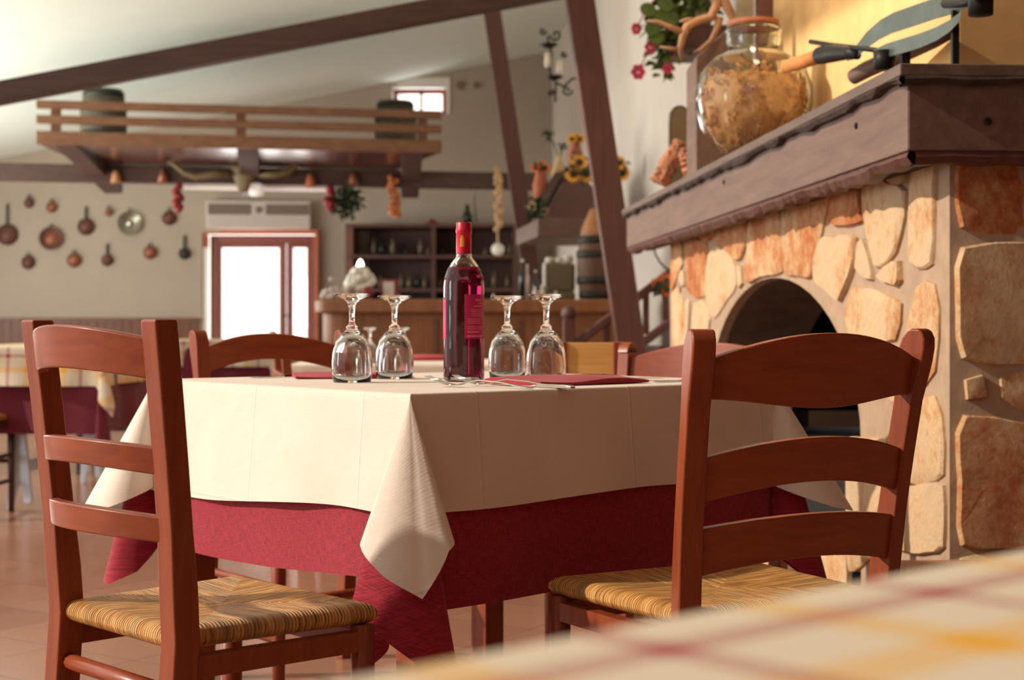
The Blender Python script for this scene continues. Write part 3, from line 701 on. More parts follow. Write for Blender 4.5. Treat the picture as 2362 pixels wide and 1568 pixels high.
flower_group('sunflower_bunch', 'sunflower bunch peeking out right of the thick leaning post', W9(1424,400,9.6), [(.0,-.03,.06),(.03,0,.0)], .055, .06, 50)
flower_group('flower_vase', 'brown clay jug with yellow flowers behind the hood peak', W9(1327,335,9.9), [(-.02,0,.04),(.03,.0,.04),(.0,.02,.05)], .035, .03, 14, 'yellow', .05, (.05,.14,'terracotta'))
flower_group('flower_vase', 'glass jar with orange flowers on the left shoulder of the hood', W9(1247,398,9.7), [(-.03,0,.03),(.03,0,.03),(0,.02,.04)], .035, .03, 20, 'orange', .05, (.05,.2,'terracotta'))
flower_group('dried_flowers', 'dried pale flowers lying on the low left corner of the hood', W9(1240,488,9.4), [(-.03,0,.03),(.04,0,.0),(0,.02,-.01)], .03, .07, 60, 'garlic', .05)
t = thing('oil_bottle', 'tall pale bottle with herb sprigs behind the hood left slope', 'bottle', W9(1289,418,9.8))
MB().lathe([(a*1.25,b*1.25) for a, b in [(0,0),(.045,0),(.05,.05),(.03,.11),(.012,.15),(.012,.19),(0,.19)]], n=14).build('bottle_body', 'garlic', t, smooth=True)
MB().tube([(0,0,.15),(-.04,0,.31),(-.09,0,.38)], .006, 6).tube([(0,0,.15),(.03,0,.28)], .006, 6).build('sprig', 'darkleaf', t)
m_ = MB(); leafs(m_, (-.09,0,.37), .045, 30, .04); leafs(m_, (.03,0,.28), .03, 20, .04); m_.build('sprig_leaves', 'darkleaf', t)

SC = 1.0
# ------------------------------------------------------------------ stairs with handrail
t = thing('staircase', 'dark brown wooden staircase with sloping handrail behind the far chairs', 'stairs')
dS = 9.0
def S(px, py, d=dS): return W(px, py, d)
MB().bar(S(1318,800,9.0), S(1560,618,9.0), .05, .055, (0,1,0)).build('handrail', 'beam_red', t, bevel=.01)
MB().bar(S(1330,905,9.0), S(1570,725,9.0), .05, .10, (0,1,0)).build('string_board', 'beam_red', t, bevel=.01)
for px in (1348,1400,1440,1490,1535):
    y1 = 800-(px-1318)*.752; MB().bar(S(px,y1+4,9.0), S(px,y1+100,9.0), .035, .035, (0,1,0)).build('baluster', 'beam_red', t)
v = S(1312,735); MB().bar(Vector((v.x,v.y,0)), v, .07, .07, (0,1,0)).build('newel_post', 'beam_red', t, bevel=.01)
MB().ball(v+Z(.03), .045, 12).build('newel_knob', 'beam', t, smooth=True)
for k in range(7):
    x = S(1345,0).x+k*.11; MB().span((x,9.02,.15*k),(x+.16,9.9,.15*k+.15)).build('step', 'beam', t)
flower_group('stair_flowers', 'orange and red flower bunch on the stair rail beside the stone wall', W(1528,668,8.9), [(-.02,0,.03),(.02,0,.05),(.03,-.01,.0)], .045, .05, 20, 'orange', .03)
o = MB().tube([W(1508,560,8.6),W(1511,585,8.6),W(1522,605,8.6),W(1540,622,8.6),W(1560,630,8.7)], .006, 6).build('wall_cable', 'hoop', smooth=True); tag(o, 'thin dark cable curving down the white wall above the stair rail', 'cable')

# ------------------------------------------------------------------ wrought-iron candle sconce
t = thing('candle_sconce', 'black wrought-iron wall sconce with two white candles beside the leaning post', 'sconce')
dC = 10.5
def Q(px, py): return W(px, py, dC)
MB().tube([Q(1262,85),Q(1270,115),Q(1266,150),Q(1272,180),Q(1282,190),Q(1281,235)], .008, 6).tube([Q(1282,190),Q(1300,200),Q(1322,180),Q(1340,186),Q(1392,150)], .008, 6).build('frame', 'iron', t, smooth=True)
def spiral(px, py, r, turns=1.4, s=1): return [Q(px+s*r*(1-k/16)*math.cos(k/16*turns*6.28), py+r*(1-k/16)*math.sin(k/16*turns*6.28)) for k in range(15)]
for a in ((1252,72,9,1),(1282,80,15,-1),(1300,125,8,1),(1308,208,13,1),(1272,212,8,-1),(1365,70,10,1)):
    MB().tube(spiral(a[0],a[1],a[2],1.4,a[3]), .007, 6).build('scroll', 'iron', t, smooth=True)
for px, py in ((1266,110),(1278,184)):
    MB().lathe([(0,0),(.03,.0),(.065,.02),(.06,.025),(0,.02)], Q(px,py), 14).build('drip_dish', 'iron', t, smooth=True)
for px, py in ((1263,150),(1290,170)):
    MB().lathe([(0,0),(.02,0),(.02,.1),(0,.1)], Q(px,py+5), 12).build('candle', 'wax', t, smooth=True)

# ------------------------------------------------------------------ fireplace
SK = 1.015+.07*3.62
def SP(px, py, off=0):                  # point on the long stone face
    d = SK/((px-CX)/F+.07); v = W(px, py, d); v.x -= off; return v
def FP(px, py, off=0):                  # point on the short front stone face
    rx = (px-CX)/F; d = (3.62-.10*1.015)/(1-.10*rx); v = W(px, py, d); v.y -= off; return v
fp = thing('stone_fireplace', 'large ochre stone fireplace with arched opening and grey mortar', 'fireplace', (1.015,3.62,0))
LO = Vector((1.015,3.62,0))
def LX(y): return 1.015-.07*(y-3.62)
ye = 7.4; ztop = 1.30
pts = [(3.62,0),(3.62,ztop),(ye,ztop),(ye,0),(6.45,0)]
arch = []
cy, ca, cz, cb_ = 5.385, 1.065, .55, .49
for k in range(25):
    a = math.pi*k/24; arch.append((cy+ca*math.cos(a), cz+cb_*math.sin(a)))
outl = pts[:4] + [(6.45,0)] + arch + [(4.32,0)]
mb = MB(); TH = .32
P3 = [Vector((LX(y),y,z))-LO for y, z in outl]
n = len(P3)
# wall built as strips so the opening stays open
mb = MB()
def strip(y0, y1, z0a, z0b):
    mb.prism([Vector((LX(y0),y0,z0a))-LO, Vector((LX(y1),y1,z0b))-LO, Vector((LX(y1),y1,ztop))-LO, Vector((LX(y0),y0,ztop))-LO], (TH,0,0))
strip(3.62, arch[0][0]-2*ca if False else 4.32, 0, 0); strip(6.45, ye, 0, 0)
for (ya, za), (yb_, zb_) in zip(arch, arch[1:]): strip(yb_, ya, zb_, za)
# front return wall and rear
mb.prism([Vector((LX(3.62),3.62,0))-LO, Vector((3.2,3.84,0))-LO, Vector((3.2,3.84,ztop))-LO, Vector((LX(3.62),3.62,ztop))-LO], (0,.3,0))
mb.prism([Vector((LX(ye)+.01,ye-.3,0))-LO, Vector((1.35,ye-.3,0))-LO, Vector((1.35,ye-.3,ztop))-LO, Vector((LX(ye)+.01,ye-.3,ztop))-LO], (0,.3,0))
mb.build('mortar_core', 'mortar', fp)
mb = MB()
for (ya, za), (yb_, zb_) in zip([(4.45,0)]+arch+[(6.32,0)] if False else arch, arch[1:]):
    sh = lambda y, z: Vector((LX(cy+(y-cy)*.995)+.035, cy+(y-cy)*.995, cz+(z-cz)*.99))-LO
    a_, b_ = sh(ya, za), sh(yb_, zb_); mb.hexa([a_, b_, b_+Vector((TH,0,0)), a_+Vector((TH,0,0))], [v+Vector((0,0,.004)) for v in (a_, b_, b_+Vector((TH,0,0)), a_+Vector((TH,0,0)))])
mb.build('sooty_arch_lining', plain('brown_soot', sol(92,74,60), .9, .35, 8, .3), fp)
mb = MB(); mb.span((1.05,4.0,.0),(2.0,7.0,.42)); mb.span((1.9,4.0,.5),(2.0,7.0,1.29)); mb.span((1.05,3.96,.5),(2.0,4.02,1.29)); mb.span((1.05,6.9,.5),(2.0,6.95,1.29)); mb.span((1.0,3.96,1.28),(2.0,7.0,1.295))
o = mb.build('firebox', 'soot', fp); o.location = -LO
# stones
def stone(mb, tint, pts, nrm, tv, thick=.013, shrink=.0):
    c = sum(pts, Vector())/len(pts)
    # subdivide and roughen outline
    out = []
    for i, p in enumerate(pts):
        q = pts[(i+1) % len(pts)]; L = (q-p).length; k = max(1, int(L/.05))
        for j in range(k):
            v = p.lerp(q, j/k); tan = (q-p).normalized(); side = nrm.cross(tan)
            if j: v = v+side*R.uniform(-.005,.005)
            out.append(v)
    # round corners
    n_ = len(out); cc_ = sum(out, Vector())/n_; sm = [cc_+((out[i-1]+out[i]*4+out[(i+1)%n_])/6-cc_)*1.06 for i in range(n_)]
    o = len(mb.v)
    r0 = [v-nrm*.01 for v in sm]; th = thick*R.uniform(.7,1.2)
    r1 = [v+nrm*th*.6 for v in sm]
    r2 = [c+(v-c)*.965+nrm*(th+R.uniform(-.003,.003)) for v in sm]
    r3 = [c+(v-c)*.6+nrm*(th+R.uniform(-.001,.003)) for v in sm]
    mb.v += r0+r1+r2+r3+[c+nrm*(th+.002)]
    for a in range(3):
        for i in range(n_): mb.f.append((o+a*n_+i, o+a*n_+(i+1)%n_, o+(a+1)*n_+(i+1)%n_, o+(a+1)*n_+i))
    for i in range(n_): mb.f.append((o+3*n_+i, o+3*n_+(i+1)%n_, o+4*n_))
    tint += [tv]*(4*n_+1)
s4 = 2.613
def c4(l): return [SP(x/s4+1540, y/s4+330) for x, y in l]
side_st = [
 ([(40,560),(92,560),(100,740),(60,830),(35,900)],.75),
 ([(115,560),(150,560),(215,600),(245,610),(235,700),(235,920),(175,925),(125,890),(125,760)],.95),
 ([(165,480),(290,430),(285,560),(255,590),(225,585),(170,550)],.85),
 ([(260,670),(300,620),(340,650),(385,690),(415,750),(420,860),(350,960),(290,1050),(250,1010),(238,900),(240,760)],.2),
 ([(310,440),(495,370),(480,600),(450,700),(420,700),(380,640),(315,610)],.9),
 ([(430,730),(460,720),(470,860),(440,890)],.3),
 ([(510,360),(640,320),(680,380),(690,550),(690,700),(700,780),(620,785),(510,830),(480,840),(490,720)],.6),
 ([(700,320),(985,230),(975,380),(940,500),(905,690),(880,815),(790,785),(710,770),(700,600)],.65),
 ([(1010,220),(1165,170),(1170,400),(1200,478),(1060,490),(1000,478),(990,440)],.85),
 ([(945,570),(1150,555),(1150,700),(1115,800),(1080,880),(1055,960),(980,880),(895,820),(905,700)],.3),
 ([(1160,570),(1200,560),(1240,690),(1245,800),(1255,820),(1150,785)],.15),
 ([(1185,160),(1320,115),(1320,255),(1450,262),(1440,450),(1410,560),(1390,650),(1260,765),(1240,560),(1200,400)],.35),
 ([(1420,680),(1425,850),(1400,860),(1280,810),(1330,740)],.3),
 ([(1335,100),(1450,70),(1450,240),(1335,245)],.3),
 ([(1480,60),(1560,20),(1625,10),(1620,400),(1612,740),(1480,750),(1475,520),(1480,300)],.3),
 ([(1130,870),(1200,880),(1420,950),(1410,1080),(1380,1200),(1250,1190),(1120,1190),(1085,1020)],.5),
 ([(1520,860),(1620,840),(1650,1000),(1640,1180),(1630,1380),(1560,1460),(1480,1470),(1440,1330),(1460,1130),(1490,960)],.6),
 ([(80,790),(110,745),(115,870),(95,880)],.1),
 ([(35,915),(70,865),(100,960),(110,1110),(105,1250),(40,1250)],.35),
 ([(112,950),(145,945),(135,1110),(135,1250),(112,1250)],.15),
 ([(170,960),(230,960),(265,1060),(252,1130),(225,1250),(150,1250),(150,1100)],.3),
 ([(1120,1215),(1380,1225),(1420,1330),(1400,1420),(1150,1420)],.45),
 ([(1360,1450),(1420,1440),(1470,1500),(1420,1560),(1340,1540)],.3),
 ([(35,1275),(220,1275),(235,1420),(40,1430)],.4),([(40,1455),(238,1445),(240,1650),(45,1650)],.3)]
mb = MB(); tint = []; nS = Vector((-1,-.07,0)).normalized()
for l, tv in side_st: stone(mb, tint, [p-LO for p in c4(l)], nS, tv)
s7 = 1.961
def c7(l): return [SP(x/s7+1980, y/s7+500) for x, y in l]
for l, tv in (([(180,850),(240,865),(352,800),(385,900),(395,1180),(240,1200),(170,1150)],.35), ([(165,1180),(238,1225),(395,1205),(397,1500),(300,1520),(150,1480)],.25),
              ([(-40,1000),(60,1010),(140,1010),(130,1300),(100,1500),(-30,1600)],.3), ([(-500,1500),(-330,1480),(-200,1500),(-210,1760),(-490,1740)],.3), ([(-180,1500),(-50,1490),(-45,1700),(-170,1740)],.4)):
    stone(mb, tint, [p-LO for p in c7(l)], nS, tv)
nF = Vector((.10,-1,0)).normalized()
for l, tv in (([(2205,352),(2320,348),(2460,340),(2460,545),(2330,540),(2210,530)],.95), ([(2205,570),(2300,565),(2460,570),(2460,835),(2280,838),(2212,825)],.45),
     ([(2215,870),(2262,850),(2285,925),(2215,930)],.4), ([(2295,862),(2460,855),(2460,955),(2340,948),(2300,920)],.6), ([(2212,955),(2300,970),(2460,1010),(2460,1265),(2212,1258)],.6),
     ([(2480,350),(2700,350),(2700,600),(2480,590)],.5), ([(2480,620),(2700,630),(2700,960),(2480,980)],.4), ([(2480,1000),(2700,990),(2700,1300),(2480,1300)],.6), ([(2212,1285),(2460,1290),(2460,1580),(2212,1580)],.4)):
    stone(mb, tint, [FP(x,y)-LO for x, y in l], nF, tv, .02)
ob = mb.build('stones', 'stone', fp, attr=tint, smooth=True)
md = ob.modifiers.new('es', 'EDGE_SPLIT'); md.split_angle = math.radians(38)
# arched iron oven door inside
o_ = thing('oven_door', 'red-brown arched double door deep inside the fireplace opening', 'door', (1.45,5.3,.50))
for s_ in (-1,1):
    pts = [(0,0,0)]+[(0, s_*.62*math.sin(math.pi/2*k/10)+.0, .12+.28*math.cos(math.pi/2*k/10)) for k in range(11)]+[(0,s_*.62,0)]
    pts = [Vector((p[0], p[1]+s_*.006, p[2])) for p in pts]
    MB().prism(pts, (.04,0,0)).build('door_leaf', 'darkcopper', o_)
# mantel
mt = thing('mantel_shelf', 'heavy brown wooden mantel shelf around the stone fireplace', 'mantel', (.879,3.5,0))
MO = Vector((.879,3.5,0)); uL = Vector((-.07,1,0)); uR = Vector((1,.06,0))
LL = 4.42
def MPs(off): # inset outline points along left edge + right edge: far-left, corner, right
    c = MO+Vector((off*1.0, off*1.0,0)); return c+uL*(LL-off), c, c+uR*2.3
def band(mb, off0, off1, z0, z1):
    a0, b0_, c0_ = MPs(off0); a1, b1_, c1_ = MPs(off1)
    for p, q, r_, s_ in ((a0,b0_,b1_,a1),(b0_,c0_,c1_,b1_)):
        mb.hexa([p+Z(z0),q+Z(z0),r_+Z(z0),s_+Z(z0)],[p+Z(z1),q+Z(z1),r_+Z(z1),s_+Z(z1)])
mb = MB(); band(mb, .012, .06, 1.27, 1.435); o = mb.build('face_board', 'mantel', mt, bevel=.004); o.location = -MO
# slab top
fl, co, ri = MPs(-.012); 
mb = MB(); mb.prism([fl+Z(1.435), co+Z(1.435), ri+Z(1.435), ri+Vector((0,3,0))+Z(1.435), fl+Vector((.8,0,0))+Z(1.435)], (0,0,.028)); o = mb.build('top_slab', wood('slab_wood', sol(84,66,56), sol(112,90,78), .6, 1, 4), mt, bevel=.004); o.location = -MO
# uneven bark edge beneath the slab, jagged moulding under the board
def jag(name, off, z, n, hz, mat, amp, w_=.02):
    mb = MB(); a, b_, c_ = MPs(off)
    for p, q, k in ((b_,a,n),(b_,c_,n//2)):
        prev = None
        for i in range(k+1):
            v = p.lerp(q, i/k); h = hz*(1+amp*R.uniform(-1,1)); wv = w_*(1+amp*.5*R.uniform(-1,1))
            nrm = Vector((-1,-.07,0)).normalized() if q is a else Vector((.06,-1,0)).normalized()
            ring = [v+Z(z)-nrm*.03, v+Z(z)+nrm*wv*.6, v+Z(z-h*.5)+nrm*wv, v+Z(z-h)+nrm*wv*.3, v+Z(z-h)-nrm*.03]
            o = len(mb.v); mb.v += ring
            if prev is not None:
                for j in range(5): mb.f.append((prev+j, prev+(j+1)%5, o+(j+1)%5, o+j))
            prev = o
    o = mb.build(name, mat, mt); o.location = -MO; return o
jag('bark_edge', -.002, 1.438, 60, .018, 'bark', .5, .012)
jag('rope_moulding', .03, 1.275, 110, .036, M['beam_red'], .22, .016)
band_ = MB(); band(band_, .05, .13, 1.255, 1.30); o = band_.build('support_board', 'bark', mt); o.location = -MO
for px, py in ((2278,280),(1975,290),(1670,420)):
    d = 3.51+ (0 if px > 2085 else 0)
    if px > 2085: v = W(px, py, 3.52); v.y = 3.5+.06*(v.x-.879)+.008; ax = Matrix.Rotation(math.pi/2,3,'X')
    else:
        rx = (px-CX)/F; dd = (.879+.012+.07*3.5)/(rx+.07); v = W(px, py, dd); ax = Matrix.Rotation(-math.pi/2,3,'Y')
    o = MB().lathe([(0,-.004),(.007,-.004),(.009,.002),(0,.006)], v-MO, 12, ax).build('peg_hole', 'soot', mt, smooth=True)
# chimney breast
mb = MB(); bl = lambda y: 1.16-.07*(y-4.1)
q4 = [Vector((bl(4.1),4.1,0)), Vector((3.2,4.23,0)), Vector((3.2,6.35,0)), Vector((bl(6.3),6.3,0))]
mb.hexa([p+Z(1.463) for p in q4], [p+Z(3.9) for p in q4]); st('trim_3', mb, 'stucco', bevel=.02)
# hearth ledge at the near corner
mb = MB(); mb.span((.86,3.3,0),(2.6,3.58,.34)); 
o = mb.build('hearth_ledge', 'tilebrown', bevel=.01); tag(o, 'low brown tiled ledge at the foot of the stone corner', 'ledge')

# ------------------------------------------------------------------ things on the mantel
MT = 1.463
# jar
jx = .835; jd = 5.4; t = thing('glass_jar', 'big ribbed round glass jar filled with pasta on the mantel', 'jar', (jx,jd,MT)); JS = jd/F
rib = lambda a, z: 1-.045*abs(math.cos(a*7))**1.5
H_ = [(0,.0),(60,0),(95,25),(122,65),(137,115),(136,155),(122,195),(95,222),(62,238),(58,250),(64,262),(62,272),(66,284),(62,296)]
pr = [(r*JS, z*JS) for r, z in H_]
inner = [(max(0,(r-4))*JS, (z+3)*JS) for r, z in H_ if True][::-1]
inner[0] = ((62-4)*JS, 296*JS)
MB().lathe(pr+inner[:-1]+[(0,inner[-2][1])], n=70, fx=lambda a, z: 1-.05*abs(math.cos(a*5))**2*max(0,min(1,(MT and (240*JS-z)/(60*JS))))).build('jar_glass', 'jarglass', t, smooth=True)
mb = MB()
for i in range(340):
    zz = R.uniform(14,196); rm = {0:86}.get(0,86)
    rr_ = max(10, math.sqrt(max(0, 1-((zz-125)/128)**2))*126*(.97 if R.random()<.8 else R.random()))
    a = R.uniform(0,6.28); c_ = Vector((rr_*math.cos(a)*.93, rr_*math.sin(a)*.93, zz))*JS
    u_ = Vector((R.gauss(0,1),R.gauss(0,1),R.gauss(0,1))).normalized(); w__ = u_.orthogonal().normalized(); r2 = .012
    ps = [c_+(u_*math.cos(k*.7)+w__*math.sin(k*.7))*r2+u_.cross(w__)*(k-4)*.0035 for k in range(9)]
    lim = lambda p: Vector((p.x,p.y,max(.012,p.z)))
    mb.tube([lim(p) for p in ps], .0038, 5)
pa = mb.build('pasta_curls', 'pasta', t, smooth=True); pa['kind'] = 'stuff'
MB().lathe([(0,.01)]+[(max(0,math.sqrt(max(0,1-((z-125)/130)**2)))*112*JS, z*JS) for z in range(10,190,14)]+[(0,194*JS)], n=30).build('pasta_mass', 'pasta', t, smooth=True)
MB().lathe([(0,294*JS),(56*JS,294*JS),(60*JS,300*JS),(59*JS,310*JS),(0,314*JS)], n=30).build('cork_lid', 'cork', t, smooth=True, )
# arched plaque
t = thing('arched_plaque', 'grey-brown arched wooden plaque standing at the far end of the mantel', 'plaque', W(1568,0,6.9).xy.to_3d()+Z(MT))
s_ = 6.9/F; h_ = 750-242; 
pts = [(-25,0),(-25,230-40)]+[(-25*math.cos(math.pi*k/10),210+ 36*math.sin(math.pi*k/10)) for k in range(1,10)]+[(25,190),(25,0)]
zz = W(0,242,6.9).z-MT; k_ = zz/246
MB().prism([(x*s_, 0, y*k_) for x, y in pts], (0,.03,0)).build('board', 'barrel', t, bevel=.006)
MB().prism([(x*s_*.75, -.006, y*k_*.95+.01) for x, y in pts], (0,.006,0)).build('inset_panel', 'horn', t)
# orange bark pieces
for px0, px1, ptop, d, lab in ((1520,1572,322,6.6,'rough orange bark slab leaning right at the mantel far end'),(1604,1580,335,6.45,'rough orange bark slab leaning left against the other slab')):
    zt2 = W(0,ptop,d).z-MT; v = W(px0,0,d); dx_ = (px1-px0)/F*d; t2 = MB()
    t2.tube([Vector((dx_*k/15,0,.012+(zt2-.02)*k/15)) for k in range(16)], [.042*(1-.25*k/15)*R.uniform(.85,1.15) for k in range(16)], 14, .75)
    for q_ in t2.v: q_ += Vector((R.uniform(-.007,.007),R.uniform(-.007,.007),0))
    for q_ in t2.v: q_.z = max(q_.z, .0)
    o = t2.build('bark_slab', 'barkorange', smooth=False); o.location = (v.x,v.y,MT); tag(o, lab, 'bark', 'bark slabs on the mantel')
# tall wooden box
t = thing('wooden_box', 'tall narrow brown wooden box standing behind the glass jar', 'box', (.80,6.15,MT))
bz = W(0,128,6.0).z-MT
MB().hexa([Vector((-.09,-.12,0)),Vector((.10,-.12,0)),Vector((.10,.2,0)),Vector((-.09,.2,0))],[Vector((-.09,-.12,bz)),Vector((.10,-.12,bz+.17)),Vector((.10,.2,bz+.17)),Vector((-.09,.2,bz))]).build('box_body', 'mantel', t, bevel=.006)
t = thing('wooden_board', 'upright red-brown board leaning against the stucco above the jar', 'board', (.93,5.75,MT))
MB().span((-.03,-.02,0),(.03,.02,.62)).build('plank', 'beam_red', t, bevel=.005)
MB().prism([(-.13,0,.35),(-.04,0,.25),(-.04,0,.66),(-.10,0,.6)], (0,.02,0)).build('grey_blade', 'pewter', t)
# antlers
t = thing('deer_antlers', 'branched brown deer antler hanging in front of the flower pot', 'antlers', (0,0,0))
dA = 5.95
def An(px, py, dd=0): return W(px, py, dA+dd)
MB().tube([Vector((.865,6.1,1.985)),An(1700,70),An(1690,40,-.03),An(1672,5),An(1664,-30),An(1660,-60)], [.012,.013,.016,.02,.022,.022], 8).build('main_beam', 'antler', t, smooth=True)
MB().tube([An(1655,-20),An(1652,15),An(1640,40),An(1610,48),An(1585,60),An(1575,85),An(1568,115),An(1573,140)], [.017,.018,.018,.017,.017,.015,.012,.005], 8).build('main_beam', 'antler', t, smooth=True)
MB().tube([An(1575,75),An(1545,62),An(1515,50),An(1492,48)], [.014,.011,.009,.004], 8).build('tine', 'antler', t, smooth=True)
MB().tube([An(1660,40),An(1652,70),An(1640,95),An(1615,115),An(1600,120)], [.016,.013,.012,.009,.004], 8).build('tine', 'antler', t, smooth=True)
MB().tube([An(1570,115),An(1545,112),An(1522,108)], [.010,.008,.004], 8).build('tine', 'antler', t, smooth=True)
MB().tube([An(1610,48),An(1585,45),An(1568,50)], [.012,.008,.004], 8).build('tine', 'antler', t, smooth=True)
# cyclamen planter on the wall
dP = 8.9
t = thing('flower_planter', 'brown wall planter with white pot and pink trailing flowers', 'plant', (0,0,0))
v0 = W(1545,112,dP); v1 = W(1660,58,dP)
MB().span((v0.x,dP-.02,v0.z),(rwx(dP)+.0,dP+.3,v1.z)).build('planter_box', 'beam_red', t, bevel=.01)
MB().span((v0.x-.02,dP-.05,v0.z-.03),(rwx(dP)+.0,dP+.32,v0.z)).build('bracket_shelf', 'beam', t)
MB().lathe([(0,0),(.07,0),(.095,.13),(.085,.13),(.07,.03)], W(1612,58,dP+.12), 20).build('pot', 'white', t, smooth=True)
m_ = MB()
for cxp, cyp, r_, n_ in ((1560,20,.12,110),(1530,60,.11,90),(1545,100,.09,60),(1520,130,.05,24),(1530,160,.04,18),(1600,-10,.12,60),(1640,0,.08,30)):
    leafs(m_, W(cxp,cyp,dP), r_, n_, .075, (1,.8,1))
for lx, ly in ((1495,22),(1505,65),(1525,35),(1550,40),(1515,85),(1535,10)):
    c_ = W(lx,ly,dP-.1); m_.lathe([(0,.0),(.03,.004),(.048,0),(.03,-.004),(0,0)], c_, 12, Vector((R.uniform(-.3,.3),-1,.4)).to_track_quat('Z','Y').to_matrix())
m_.build('foliage', 'leaf', t)
for lx, ly, sz in ((1468,66,.026),(1500,108,.028),(1472,166,.034),(1540,158,.026)):
    f_ = MB(); c_ = W(lx,ly,dP-.05)
    for k in range(6):
        a = k*1.05; f_.ball(c_+Vector((math.cos(a)*sz*.7, R.uniform(-.01,.01), math.sin(a)*sz*.8)), sz*.55, 8, (1,.5,1.1))
    f_.tube([c_, W(lx+22,ly-45,dP-.02), W(lx+55,ly-80,dP)], .004, 5)
    f_.build('flower', 'pink', t, smooth=True)
# spring trap
t = thing('iron_trap', 'antique green-grey iron spring tool with rope-wrapped handle on the mantel corner', 'tool', (0,0,0))
def dTf(px): return 3.75+(2203-px)/391
def T_(px, py, dd=0): return W(px, py, dTf(px)+dd)
def ribbon(pts, h0, h1, mat, nm, dd=0):
    mb = MB(); prev = None; n = len(pts)
    for i, (x, y) in enumerate(pts):
        h = h0+(h1-h0)*i/(n-1) if not isinstance(h0, list) else h0[i]
        a = T_(x, y-h/2, dd); b = T_(x, y+h/2, dd); yv = Vector((.0,.012,0))
        o = len(mb.v); mb.v += [a,b,b+yv,a+yv]
        if prev is not None:
            for j in range(4): mb.f.append((prev+j, prev+(j+1)%4, o+(j+1)%4, o+j))
        prev = o
    mb.f.append((0,1,2,3)); mb.f.append((prev+3,prev+2,prev+1,prev)); return mb.build(nm, mat, t, bevel=.002)
ribbon([(1955,130),(1975,120),(2000,92),(2030,68),(2060,52),(2110,35),(2160,18),(2205,5),(2240,-10)], [18,30,38,44,46,48,48,48,44], 0, 'greeniron', 'upper_spring')
ribbon([(2018,124),(2045,116),(2080,106),(2120,94),(2160,78),(2190,60),(2215,38)], [22,32,34,34,32,28,20], 0, 'greeniron', 'lower_spring', -.04)
MB().tube([T_(1869,96),T_(1920,104),T_(1975,110),T_(2040,118)], .007, 8).build('cross_rod', 'iron', t, smooth=True)
MB().tube([T_(1892,128),T_(1925,122),T_(1960,120),T_(1978,128)], [.026,.026,.020,.012], 14).build('socket', 'iron', t, smooth=True)
MB().tube([T_(1812,155),T_(1860,140),T_(1892,129)], [.019,.021,.022], 12).build('wrapped_handle', 'rope', t, smooth=True)
MB().lathe([(0,-.03),(.028,-.03),(.03,.02),(0,.02)], T_(2040,135,-.04), 14).build('foot_cylinder', 'iron', t, smooth=True)
MB().lathe([(0,-.03),(.028,-.03),(.03,.04),(0,.04)], T_(2262,5), 16).build('top_cylinder', 'iron', t, smooth=True)
MB().tube([T_(2180,8,-.03),T_(2230,4,-.03),T_(2262,-6,-.03)], .012, 8).build('clamp_arm', 'iron', t, smooth=True)
MB().bar(T_(2203,25), Vector((T_(2203,150).x,dTf(2203),MT)), .016, .016, (0,1,0)).build('stand_rod', 'iron', t)
MB().bar(T_(2088,118), Vector((T_(2088,150).x,dTf(2088),MT)), .022, .02, (0,1,0)).build('foot_rod', 'iron', t)
o = MB().tube([W(1968,178,4.47),W(2000,160,4.42),W(2080,125,4.28),W(2150,92,4.12),W(2195,68,4.0)], [.022,.024,.024,.024,.022], 12).build('wooden_roller', 'mantel', smooth=True)
tag(o, 'tan wooden roller lying under the iron spring tool on the mantel', 'roller')


